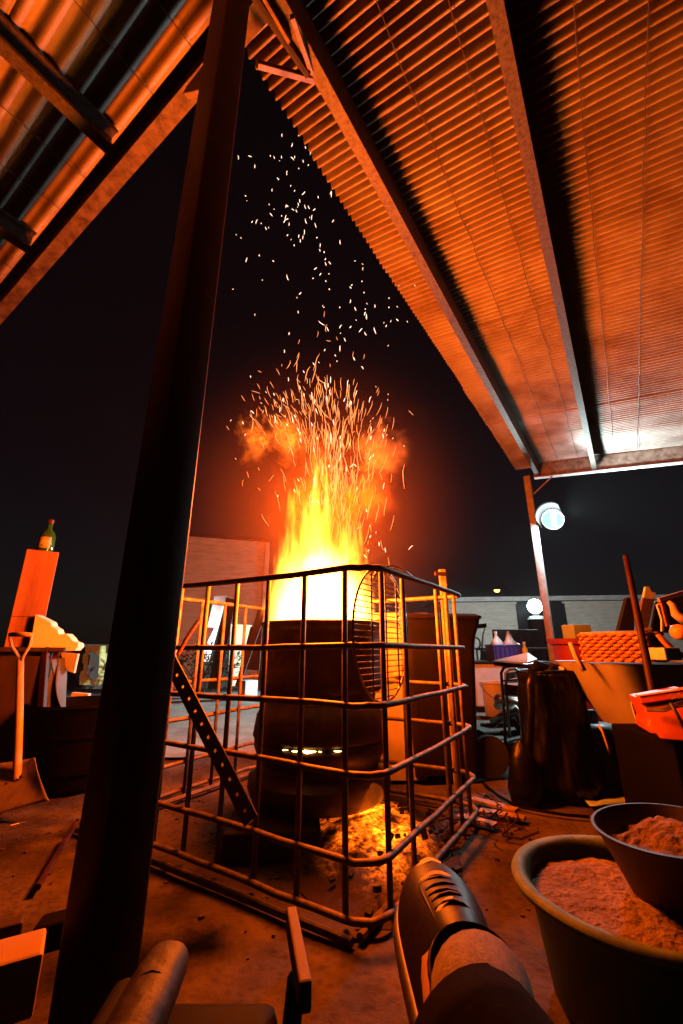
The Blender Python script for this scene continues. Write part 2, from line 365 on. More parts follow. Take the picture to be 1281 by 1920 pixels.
# ------------------------------------------------------------------ left weatherboard building
LB0 = Vector((-3.55, 8.29, 0)); LB1 = Vector((-1.66, 8.92, 0))
lbd = (LB1 - LB0).normalized(); lbn = Vector((lbd.y, -lbd.x, 0))      # towards the camera
bl = thing('weatherboard_building', (LB0 + LB1) / 2, 'cream weatherboard building end wall standing behind the fire cage', 'building')
HB = 2.92; nb = 20; bh = HB / nb
for i in range(nb):
    z0 = i * bh; m = MB(); L0 = LB0 + lbd * rnd.uniform(0, 0.004)
    q = [lbn * 0.020 + Vector((0, 0, z0)), lbn * 0.004 + Vector((0, 0, z0 + bh + 0.012)), lbn * -0.008 + Vector((0, 0, z0 + bh + 0.012)), lbn * -0.006 + Vector((0, 0, z0))]
    m.prism([L0 + p for p in q], (LB1 - LB0)); m.build('weatherboard', board_m, bl)
m = MB(); m.prism([LB0 - lbn * 0.02, LB1 - lbn * 0.02, LB1 - lbn * 4, LB0 - lbn * 4], (0, 0, HB)); m.build('wall', board_m, bl)
m = MB(); m.box(LB1 + lbd * 0.05 + Vector((0, 0, HB / 2)), (0.1, 0.1, HB), rz=math.atan2(lbd.y, lbd.x)); m.build('corner_board', trim_m, bl, bevel=0.004)
m = MB(); m.prism([LB0 + lbn * 0.14 - lbd * 0.1 + Vector((0, 0, HB + 0.012)), LB1 + lbn * 0.14 + lbd * 0.15 + Vector((0, 0, HB + 0.012)), LB1 - lbn * 4 + lbd * 0.15 + Vector((0, 0, HB + 0.5)), LB0 - lbn * 4 - lbd * 0.1 + Vector((0, 0, HB + 0.5))], (0, 0, 0.04)); m.build('roof', dark_m, bl)
# things leaning against it
def leaning(name, m, pbl, pbr, ptl, ptr, label, cat, group=None, th=0.03):
    b = MB(); b.prism([pbl, pbr, ptr, ptl], Vector((0.0, th, 0.0))); o = b.build(name, m); return tag(o, label, cat, group)
leaning('white_plank', white_m, at(374, 1240, 7.3), at(391, 1240, 7.48), at(402, 1118, 7.55), at(426, 1116, 7.75), 'white plank leaning on the weatherboard wall behind the cage bars', 'plank')
leaning('dark_board', dark_m, at(389, 1292, 7.2), at(408, 1292, 7.2), at(424, 1120, 7.5), at(442, 1125, 7.5), 'dark board leaning just right of the white plank', 'board')
leaning('ply_sheet', panel_m, at(427, 1286, 7.1), at(452, 1287, 7.28), at(433, 1170, 7.4), at(472, 1172, 7.68), 'pale plywood panel leaning under the weatherboards left of the drum', 'panel')
leaning('red_brown_board', wood_dark, at(440, 1288, 5.3), at(449, 1288, 5.3), at(484, 1142, 5.5), at(500, 1144, 5.5), 'dark red brown board leaning between the pale panel and the drum', 'board')
leaning('brown_sheet', wood_dark, at(449, 1255, 5.6), at(486, 1257, 5.6), at(470, 1175, 5.7), at(492, 1176, 5.7), 'dark brown sheet standing above the white box', 'sheet')
b = MB(); p = at(465, 1287, 6.9); b.box((p.x, p.y, 0.14), (0.22, 0.20, 0.27), 0.75); tag(b.build('white_box', white_m, bevel=0.008), 'small white box on the ground at the foot of the leaning boards', 'box')
# shrub at the wall foot
sh = thing('shrub', at(385, 1297, 7.4) * 1.0, 'dark leafy shrub growing at the foot of the weatherboard wall', 'shrub')
base = wloc(sh)
m = MB(); st = MB()
for i in range(420):
    a = rnd.random() * 6.28; rr = rnd.random() ** 0.6 * 0.62; h = rnd.random() ** 0.8 * 0.75 * (1 - 0.5 * rr)
    p = base + Vector((rr * math.cos(a) * 1.1, rr * math.sin(a) * 0.35, 0.04 + h))
    ax = Vector((rnd.uniform(-1, 1), rnd.uniform(-1, 1), rnd.uniform(-0.3, 1))).normalized(); sd = ax.cross(Vector((rnd.random(), rnd.random(), 1))).normalized()
    L = rnd.uniform(0.06, 0.13)
    m.add([p, p + ax * L * .5 + sd * L * .2, p + ax * L, p + ax * L * .5 - sd * L * .2], [(0, 1, 2, 3)])
tag(m.build('foliage', leaf_m, sh), kind='stuff')
for i in range(9):
    st.tube([base + Vector((rnd.uniform(-.3, .3), 0, 0)), base + Vector((rnd.uniform(-.5, .5), rnd.uniform(-.1, .1), rnd.uniform(.4, .7)))], 0.008, 5)
tag(st.build('stems', wood_dark, sh))

# ------------------------------------------------------------------ right far building
RB0 = Vector((3.35, 14.2, 0)); RB1 = Vector((13.5, 13.0, 0)); rd = (RB1 - RB0).normalized(); rn = Vector((rd.y, -rd.x, 0)); 
br = thing('long_low_building', (RB0 + RB1) / 2, 'long low cream building with pale roof edge behind the work light', 'building')
HR = 2.16; nbr = 11; bh = HR / nbr
dl0 = 2.35; dl1 = 3.75                              # doorway span along the wall
for i in range(nbr):
    z0 = i * bh
    for (s0, s1) in ((0, dl0), (dl1, (RB1 - RB0).length)):
        m = MB(); q = [rn * 0.028 + Vector((0, 0, z0)), rn * 0.006 + Vector((0, 0, z0 + bh + 0.01)), rn * -0.01 + Vector((0, 0, z0 + bh + 0.01)), rn * -0.01 + Vector((0, 0, z0))]
        m.prism([RB0 + rd * s0 + p for p in q], rd * (s1 - s0)); m.build('weatherboard', board_m, br)
m = MB(); m.prism([RB0 - rn * 0.03, RB1 - rn * 0.03, RB1 - rn * 5, RB0 - rn * 5], (0, 0, HR)); m.build('wall', dark_m, br)
m = MB(); m.box(RB0 + rd * (dl0 + dl1) / 2 - rn * 0.012 + Vector((0, 0, 1.0)), (dl1 - dl0 - 0.12, 0.03, 1.98), rz=math.atan2(rd.y, rd.x)); m.build('door', dark_m, br, bevel=0.006)
for s in (dl0, dl1):
    m = MB(); m.box(RB0 + rd * s + rn * 0.02 + Vector((0, 0, 1.05)), (0.1, 0.08, 2.1), rz=math.atan2(rd.y, rd.x)); m.build('door_frame', dark_m, br, bevel=0.004)
m = MB(); m.prism([RB0 + rn * 0.35 - rd * 0.3 + Vector((0, 0, HR + 0.02)), RB1 + rn * 0.35 + Vector((0, 0, HR + 0.02)), RB1 - rn * 5 + Vector((0, 0, HR + 0.3)), RB0 - rn * 5 - rd * 0.3 + Vector((0, 0, HR + 0.3))], (0, 0, 0.05)); m.build('roof', trim_m, br)
m = MB(); m.prism([RB0 + rn * 0.36 - rd * 0.3 + Vector((0, 0, HR + 0.0)), RB1 + rn * 0.36 + Vector((0, 0, HR + 0.0)), RB1 + rn * 0.36 + Vector((0, 0, HR + 0.14)), RB0 + rn * 0.36 - rd * 0.3 + Vector((0, 0, HR + 0.14))], rn * 0.03); m.build('fascia', trim_m, br)
# bench of stove tops by the doorway
bn = thing('workbench', at(960, 1262, 9.0), 'dark workbench with rings on its upright back below the work light', 'workbench'); p = wloc(bn)
m = MB(); m.box(at(968, 1200, 9.2), (0.95, 0.06, 0.42)); m.build('back_panel', dark_m, bn, bevel=0.006)
m = MB(); m.box(Vector((p.x + 0.05, 9.0, 0.72)), (1.3, 0.5, 0.05)); m.build('top', dark_m, bn, bevel=0.005)
for px in (945, 968, 985):
    c = at(px, 1196, 9.16); m = MB(); m.tube([c + Vector((0.1 * math.cos(a), 0, 0.1 * math.sin(a))) for a in [k * 0.524 for k in range(12)]], 0.014, 6, closed=True); m.build('ring', rubber_m, bn)
for dx in (-0.5, 0.6):
    m = MB(); m.box(Vector((p.x + dx, 9.0, 0.345)), (0.06, 0.4, 0.69)); m.build('leg', dark_m, bn)
# hand tools leaning
tag(MB().tube([at(901, 1258, 9.6), at(906, 1190, 9.75), at(912, 1168, 9.8)], [0.03, 0.02, 0.012], 6).build('long_handled_tool', wood_dark), 'thin dark tool leaning upright on the cream wall left of the blue crate', 'tool')
m = MB(); c = at(893, 1206, 9.6); m.tube([c + Vector((0.09 * math.cos(a), 0, 0.12 * math.sin(a))) for a in [k * 0.45 for k in range(14)]], 0.02, 6, closed=True); m.tube([c + Vector((0, 0, -0.12)), Vector((c.x, c.y, 0.0))], 0.02, 6)
tag(m.build('wall_fan', dark_m), 'small dark ring headed stand against the cream wall', 'stand')

# ------------------------------------------------------------------ white chest, bucket, blue crate
ch = thing('white_chest', at(935, 1338, 5.5), 'white chest standing behind the tubular chair frame with a blue crate on it', 'chest'); p = wloc(ch)
x0 = at(893, 1300, 5.45).x; x1 = 2.55; zt = at(930, 1241, 5.45).z
m = MB(); m.box(((x0 + x1) / 2, 5.75, zt / 2 + 0.03), (x1 - x0, 0.58, zt - 0.09)); m.build('body', white_m, ch, bevel=0.015)
m = MB(); m.box(((x0 + x1) / 2, 5.75, zt - 0.012), (x1 - x0 + 0.02, 0.61, 0.03)); m.build('lid', dark_m, ch, bevel=0.006)
m = MB(); m.box(((x0 + x1) / 2, 5.75, 0.035), (x1 - x0 - 0.05, 0.52, 0.075)); m.build('plinth', dark_m, ch)
bk = thing('white_bucket', at(931, 1346, 5.05), 'white plastic bucket on the ground in front of the white chest', 'bucket'); p = wloc(bk); p = Vector((p.x, p.y, 0.0))
m = MB(); m.lathe([(0.0, 0.005), (0.105, 0.005), (0.13, 0.36), (0.145, 0.365), (0.145, 0.385), (0.128, 0.385), (0.10, 0.02), (0, 0.02)], p, 28); m.build('body', white_m, bk, smooth=True, auto=40)
m = MB(); m.tube([p + Vector((0.147 * math.cos(a), -0.147 * math.sin(a) * 0.3 - 0.14 * math.sin(a), 0.36 - 0.13 * math.sin(a))) for a in [k * math.pi / 12 for k in range(13)]], 0.004, 6); m.build('handle', grill_m, bk)
bc = thing('blue_crate', Vector((at(950, 1240, 5.7).x, 5.7, zt + 0.004)), 'blue plastic crate of white bags on top of the white chest', 'crate'); p = wloc(bc)
m = MB()
for (dx, dy, sx, sy) in ((0, -.15, .40, .014), (0, .15, .40, .014), (-.193, 0, .014, .286), (.193, 0, .014, .286)): m.box(p + Vector((dx, dy, .105)), (sx, sy, .19))
m.box(p + Vector((0, 0, .006)), (.40, .30, .012)); m.build('body', blue_m, bc)
for k in range(7):
    m = MB(); m.box(p + Vector((-.17 + k * .057, -.162, .10)), (.012, .010, .17)); m.build('rib', blue_m, bc)
m = MB(); m.tube([p + Vector((.205 * sx, .155 * sy - .002, .19)) for sx, sy in ((-1, -1), (1, -1), (1, 1), (-1, 1))], .010, 6, closed=True); m.build('rim', blue_m, bc)
for (dx, px_s) in ((-0.10, 1.0), (0.06, 1.3)):
    c = p + Vector((dx, 0, .15)); m = MB()
    m.lathe([(0.0, 0), (.07, .0), (.09 * px_s, .05), (.05, .10), (.015, .16 * px_s), (.02, .21), (0, .215)], c, 14, wob=lambda a, z: .25 * math.sin(3 * a + z * 30))
    tag(m.build('plastic_bag', white_m, smooth=True), 'white bag standing in the blue crate, ' + ('left' if dx < 0 else 'right') + ' one of two', 'bag', 'white bags in the blue crate')
yb = thing('yellow_bottle', Vector((at(987, 1240, 5.5).x, 5.5, zt + 0.004)), 'yellow bottle standing on the white chest beside the blue crate', 'bottle'); p = wloc(yb)
m = MB(); m.lathe([(0, 0), (.035, 0), (.035, .14), (.015, .18), (.015, .2), (0, .2)], p, 16); m.build('body', yellow_m, yb, smooth=True, auto=40)
m = MB(); m.lathe([(0, .2), (.018, .2), (.018, .23), (0, .23)], p, 12); m.build('cap', white_m, yb)

# ------------------------------------------------------------------ tubular chair frame
cf = thing('chair_frame', at(965, 1395, 3.75), 'old chair frame of pale bent tube standing by the black bag covered bin', 'chair'); p = Vector((wloc(cf).x, 3.75, 0))
def tubepx(pts, r, name, m_, parent): return MB().tube(pts, r, 8).build(name, m_, parent, smooth=True)
ya, ybk = 3.62, 4.0
tubepx([at(949, 1408, ya), at(943, 1300, ya), at(940, 1262, ya), at(945, 1252, ya), at(960, 1249, ya + .1), at(1000, 1246, ya + .35)], .012, 'leg', grill_m, cf)
tubepx([at(957, 1388, ybk), at(951, 1310, ybk), at(948, 1262, ybk), at(956, 1256, ybk), at(1000, 1252, ybk)], .012, 'leg', grill_m, cf)
m = MB(); m.prism([at(944, 1278, ya), at(1010, 1272, ya), at(1010, 1279, ya + .42), at(950, 1281, ya + .42)], (0, 0, .012)); m.build('seat', white_m, cf)
m = MB(); m.prism([at(946, 1283, ya + .01), at(1012, 1290, ya + .05), at(1012, 1308, ya + .05), at(947, 1304, ya + .01)], (0, .012, 0)); m.build('strap', beam_m, cf)
m = MB(); m.prism([at(950, 1262, ya + .02), at(1003, 1252, ya + .2), at(1003, 1262, ya + .2), at(950, 1275, ya + .02)], (0, .012, 0)); m.build('strap', beam_m, cf)
m = MB(); m.prism([at(925, 1241, 3.6), at(990, 1226, 3.6), at(1008, 1238, 3.5), at(990, 1244, 3.4)], (0, 0, .010)); tag(m.build('white_offcut', white_m), 'white thin offcut lying across the top of the chair frame', 'offcut')
m = MB(); m.bar(at(927, 1244, 3.45), at(1012, 1252, 3.3), .05, .03); tag(m.build('brown_batten', wood_dark, bevel=.003), 'brown batten lying under the white offcut on the chair frame', 'batten')
# scraps under it
for k, (px, py) in enumerate(((975, 1340), (990, 1362), (962, 1372), (1000, 1345))):
    c = at(px, py, 4.6 - .2 * k); c.z = 0.05; m = MB()
    m.tube([c + Vector((rnd.uniform(-.25, .25), rnd.uniform(-.1, .1), rnd.uniform(0, .22))) for _ in range(5)], rnd.uniform(.02, .05), 6)
    tag(m.build('bent_scrap', dark_m if k % 2 else grill_m, smooth=True), ['dark bent scrap under the chair frame', 'pale bent pipe scrap under the chair frame', 'dark twisted scrap nearest the chair legs', 'pale curled scrap against the black bin'][k], 'scrap')
for k in range(3):
    a = at(905, 1365 + 14 * k, 5.0 - .45 * k); b = a + Vector((.9, .06 * k, 0)); a.z = b.z = .02
    m = MB(); m.bar(a, b, .07, .035); tag(m.build('ground_plank', wood_dark, bevel=.003), ['dark plank on the ground nearest the white chest', 'dark plank on the ground, middle of three behind the wheelie bin', 'dark plank on the ground nearest the wheelie bin wheel'][k], 'plank', 'planks on the ground')

# ------------------------------------------------------------------ lamps
LAMP = (0.72, 0.96, 1.0)
wlp = at(1003, 1137, 9.5)
wk = thing('work_light', Vector((wlp.x, wlp.y, 0)), 'round white work light shining on top of a dark column', 'work light'); p = wlp
m = MB(); m.lathe([(0.0, 0.0), (.20, 0.0), (.20, wlp.z - .28), (.14, wlp.z - .21), (0, wlp.z - .205)], (p.x + .02, p.y + .03, 0), 20); m.build('column', dark_m, wk, smooth=True, auto=40)
m = MB(); m.lathe([(0, -.20), (.06, -.20), (.065, -.15), (.05, -.147), (0, -.147)], p, 16); m.build('socket', dark_m, wk, smooth=True, auto=40)
m = MB(); m.lathe([(0.155 * math.sin(k * math.pi / 14), -0.155 * math.cos(k * math.pi / 14)) for k in range(15)], p, 28); m.build('globe', emat('work_light_globe', LAMP, 40), wk, smooth=True)
wl_lamp = lamp_point('work_light_lamp', p, 300, LAMP, 0.165)
wl_beam = lamp_point('work_light_beam', p + Vector((-.06, -.20, 0)), 6500, LAMP, 0.10, kind='SPOT', spot_size=math.radians(40), spot_blend=0.4)
wl_beam.rotation_euler = Vector((-6.4, -3.75, -1.5)).to_track_quat('-Z', 'Y').to_euler()
fp = at(1036, 974, 4.95)
fl = thing('flood_light', fp, 'round white floodlight glowing under the roof beside the pale post', 'flood light')
fr_ = Matrix.Rotation(-.35, 3, 'Z') @ Matrix.Rotation(math.radians(90), 3, 'X')
m = MB(); m.lathe([(.112, -.012), (.128, -.012), (.130, .0), (.12, .008), (.112, .004), (.112, -.012)], fp, 32, tilt=fr_); m.build('bezel', dark_m, fl, smooth=True, auto=40)
m = MB(); m.lathe([(0, .02), (.06, .015), (.111, -.002)], fp, 32, tilt=fr_); m.build('lens', emat('flood_light_lens', (.40, .95, 1.0), 1.5), fl, smooth=True)
m = MB(); m.tube([fp + fr_ @ Vector((.005, -.09, .030)), fp + fr_ @ Vector((.012, 0, .036)), fp + fr_ @ Vector((.018, .09, .030))], .026, 10); m.build('tube', emat('flood_light_tube', LAMP, 40), fl, smooth=True)
# tin shade added to block light towards roof and post; arm back to post
m = MB(); c0 = fp + Vector((-.16, .10, .02))
m.grid(lambda u, v: fp + SP(-.22 + .44 * v, .16 * math.cos(math.radians(-12 + 140 * u)), 0) + Vector((0, 0, .165 * math.sin(math.radians(-12 + 140 * u)))), 18, 4); m.build('light_baffle', black_m, fl, smooth=True, solid=.003)
m = MB(); pp = SP(5.72, .79, 0); m.tube([fp + Vector((0, 0, .168)), fp + SP(.05, .10, .17), Vector((pp.x, pp.y - .045, fp.z + .15))], .007, 8); m.build('arm', dark_m, fl, smooth=True)
fl_lamp = lamp_point('flood_light_lamp', fp + SP(0, -.01, 0), 150, LAMP, 0.128)
fl_beam = lamp_point('flood_light_beam', fp + SP(-.03, -.15, .02), 420, LAMP, 0.06, kind='SPOT', spot_size=math.radians(118), spot_blend=0.6)
fl_beam.rotation_euler = (SP(-.35, -1.0, .30)).to_track_quat('-Z', 'Y').to_euler()
sp_ = at(932, 1106, 42)
sl = thing('street_lamp', Vector((sp_.x, sp_.y, 0)), 'far street lamp glowing amber above the long low roof', 'street lamp')
m = MB(); m.tube([(sp_.x + .9, sp_.y, 0), (sp_.x + .9, sp_.y, sp_.z + .2), (sp_.x + .6, sp_.y, sp_.z + .45), (sp_.x + .1, sp_.y, sp_.z + .40)], .06, 8); m.build('pole', dark_m, sl)
m = MB(); m.lathe([(0.0, .30), (.2, .29), (.33, .05), (.36, .0), (.30, .02)], sp_, 14); m.build('head', dark_m, sl, smooth=True)
m = MB(); m.lathe([(0.0, -.26), (.16, -.22), (.27, -.08), (.29, .0)], sp_, 14); m.build('bulb', emat('amber_bulb', (1.0, .42, .08), 8), sl, smooth=True)

# ------------------------------------------------------------------ fire drum
DC = Vector((-0.10, 2.20, 0))
dr = thing('fire_drum', DC, 'sooty ribbed steel fire drum burning inside the wire cage', 'fire drum')
m = MB()
m.lathe([(.286, .55), (.300, .565), (.304, .60), (.297, .64), (.294, .735), (.301, .745), (.294, .756), (.292, .835), (.300, .845), (.300, .858), (.290, .862), (.282, .855), (.280, .56), (.286, .55)], DC, 64,
        wob=lambda a, z: .010 * math.sin(3 * a + 1) * math.sin(z * 5) + .006 * math.sin(7 * a + z * 9)); m.build('upper_barrel', drum_m, dr, smooth=True, auto=50)
m = MB(); m.lathe([(.27, .56), (.252, .545), (.252, .52), (.272, .50), (.284, .47), (.296, .45), (.304, .40), (.309, .365), (.300, .352), (.28, .36), (.26, .50), (.27, .56)], DC, 64,
        wob=lambda a, z: .006 * math.sin(5 * a + z * 9)); m.build('middle_barrel', drum_m, dr, smooth=True, auto=50)
m = MB(); m.lathe([(.300, .340), (.306, .325), (.292, .29), (.272, .255), (.252, .245), (.252, .235), (.285, .225), (.320, .20), (.322, .16), (.308, .13), (.28, .11), (.18, .098), (0, .095), (0, .105), (.17, .108), (.27, .13), (.27, .33), (.300, .340)], DC, 64,
        wob=lambda a, z: .006 * math.sin(4 * a + z * 12)); m.build('lower_barrel', drum_m, dr, smooth=True, auto=50)
m = MB(); m.lathe([(.294, .338), (.2985, .345), (.296, .354)], DC, 90); 
# hot slits where the barrels meet: visible only where the seam gapes
glow = emat('white_hot_gap', (1.0, .50, .13), 14)
soot = MB()
for (a0, a1, th) in ((243, 248, .0018), (251, 257.5, .0030), (258.5, 270, .0062), (271.5, 274, .0018), (283, 289, .0026)):
    q = MB(); n = 12; pk = .32
    for i in range(n):
        vs_ = []
        for k in (i, i + 1):
            u = k / n; t_ = th * (min(u / pk, (1 - u) / (1 - pk)) ** .8 + .06) * (1 + .25 * math.sin(k * 2.6)); a = math.radians(a0 + (a1 - a0) * u)
            for (r_, dz) in ((.307, -t_), (.3095, -t_), (.3095, t_), (.307, t_)): vs_.append(DC + Vector((r_ * math.cos(a), r_ * math.sin(a), .346 + dz + .0012 * math.sin(a * 31))))
        q.add(vs_, [(0, 1, 5, 4), (1, 2, 6, 5), (2, 3, 7, 6), (3, 0, 4, 7), (0, 1, 2, 3), (4, 5, 6, 7)])
    q.build('glowing_seam', glow, dr)
m = MB(); m.lathe([(.296, .336), (.304, .346), (.296, .356), (.28, .346), (.296, .336)], DC, 64); m.build('seam_ring', soot_m, dr, smooth=True)
m = MB(); m.lathe([(.0, .80), (.275, .80)], DC, 40, wob=lambda a, z: .0); m.build('ember_bed', emat('burning_bed', (1, .4, .05), 14), dr)
m = MB(); m.box(DC + Vector((-.17, -.20, .046)), (.36, .30, .09), .1); m.build('ash_box', soot_m, dr, bevel=.006)
for k, (dx, dy) in enumerate(((-.20, .06), (.0, .20), (-.16, .12), (.15, .02))):
    m = MB(); m.box(DC + Vector((dx, dy, .045)), (.10, .20, .098), rnd.uniform(-.4, .4)); tag(m.build('support_brick', brick_m, bevel=.006), ['sooty brick under the left of the drum behind the ash box', 'sooty brick under the back of the drum', 'sooty brick under the rear left of the drum', 'sooty brick under the right of the drum beside the embers'][k], 'brick', 'bricks under the drum')

# ------------------------------------------------------------------ embers on the ground
def ember_mat():
    m = bpy.data.materials.new('glowing_embers'); m.use_nodes = True; nt = m.node_tree; N = nt.nodes; L = nt.links
    b = N['Principled BSDF']; b.inputs['Base Color'].default_value = (.06, .035, .025, 1); b.inputs['Roughness'].default_value = .95
    tc = N.new('ShaderNodeTexCoord')
    n1 = N.new('ShaderNodeTexNoise'); n1.inputs['Scale'].default_value = 46; n1.inputs['Detail'].default_value = 8; n1.inputs['Roughness'].default_value = .75
    L.new(tc.outputs['Object'], n1.inputs[0])
    n2 = N.new('ShaderNodeTexNoise'); n2.inputs['Scale'].default_value = 6.5; n2.inputs['Detail'].default_value = 3; L.new(tc.outputs['Object'], n2.inputs[0])
    # heat falls off from the middle of the pile
    ln = N.new('ShaderNodeVectorMath'); ln.operation = 'MULTIPLY'; ln.inputs[1].default_value = (3.9, 2.1, 0); L.new(tc.outputs['Object'], ln.inputs[0])
    le = N.new('ShaderNodeVectorMath'); le.operation = 'LENGTH'; L.new(ln.outputs[0], le.inputs[0])
    fa = N.new('ShaderNodeMapRange'); fa.inputs[1].default_value = 1.02; fa.inputs[2].default_value = .25; L.new(le.outputs['Value'], fa.inputs[0])
    r1 = N.new('ShaderNodeMapRange'); r1.inputs[1].default_value = .36; r1.inputs[2].default_value = .68; L.new(n1.outputs[0], r1.inputs[0])
    r2 = N.new('ShaderNodeMapRange'); r2.inputs[1].default_value = .33; r2.inputs[2].default_value = .62; L.new(n2.outputs[0], r2.inputs[0])
    a = N.new('ShaderNodeMath'); a.operation = 'MULTIPLY'; L.new(r1.outputs[0], a.inputs[0]); L.new(r2.outputs[0], a.inputs[1])
    c = N.new('ShaderNodeMath'); c.operation = 'MULTIPLY'; L.new(a.outputs[0], c.inputs[0]); L.new(fa.outputs[0], c.inputs[1])
    p2 = N.new('ShaderNodeMath'); p2.operation = 'POWER'; p2.inputs[1].default_value = 1.7; L.new(c.outputs[0], p2.inputs[0])
    sx = N.new('ShaderNodeMath'); sx.operation = 'MULTIPLY'; sx.inputs[1].default_value = 28; L.new(p2.outputs[0], sx.inputs[0])
    b.inputs['Emission Color'].default_value = (1, .12, .003, 1); L.new(sx.outputs[0], b.inputs['Emission Strength'])
    bp = N.new('ShaderNodeBump'); bp.inputs['Strength'].default_value = 1; bp.inputs['Distance'].default_value = .012; L.new(n1.outputs[0], bp.inputs['Height']); L.new(bp.outputs[0], b.inputs['Normal'])
    return m
EC = Vector((0.12, 2.02, 0.0))
def ef(u, v):
    r = u; a = v * 2 * math.pi; x = r * .33 * math.cos(a); y = r * .55 * math.sin(a)
    h = .075 * (1 - r * r) + (.014 * mnoise.noise(Vector((x * 22, y * 22, 1))) + .022 * mnoise.noise(Vector((x * 8, y * 8, 4)))) * min(1, 3 * (1 - r)) - .004
    return EC + Vector((x, y, max(h, -.01)))
em = MB().grid(ef, 40, 90).build('ember_pile', ember_mat(), smooth=True); tag(em, 'glowing bed of embers spilling on the ground under the drum', 'embers', kind='stuff')
em.data.materials[0].cycles.emission_sampling = 'NONE'
for k in range(60):
    a = rnd.random() * 6.28; r = .25 + .75 * rnd.random() ** .6; c = EC + Vector((r * .35 * math.cos(a), r * .56 * math.sin(a), 0)); c.z = max(0.0, .075 * (1 - r * r)) + .008
    if k == 0: coal = MB()
    s = rnd.uniform(.008, .024); q = Matrix.Rotation(rnd.random() * 3, 3, 'X') @ Matrix.Rotation(rnd.random() * 3, 3, 'Z')
    coal.box(c, (s, s * rnd.uniform(.6, 1.6), s * .7), rot=q)
tag(coal.build('charcoal_bits', soot_m), 'black charcoal bits scattered over the glowing embers', 'charcoal', kind='stuff')

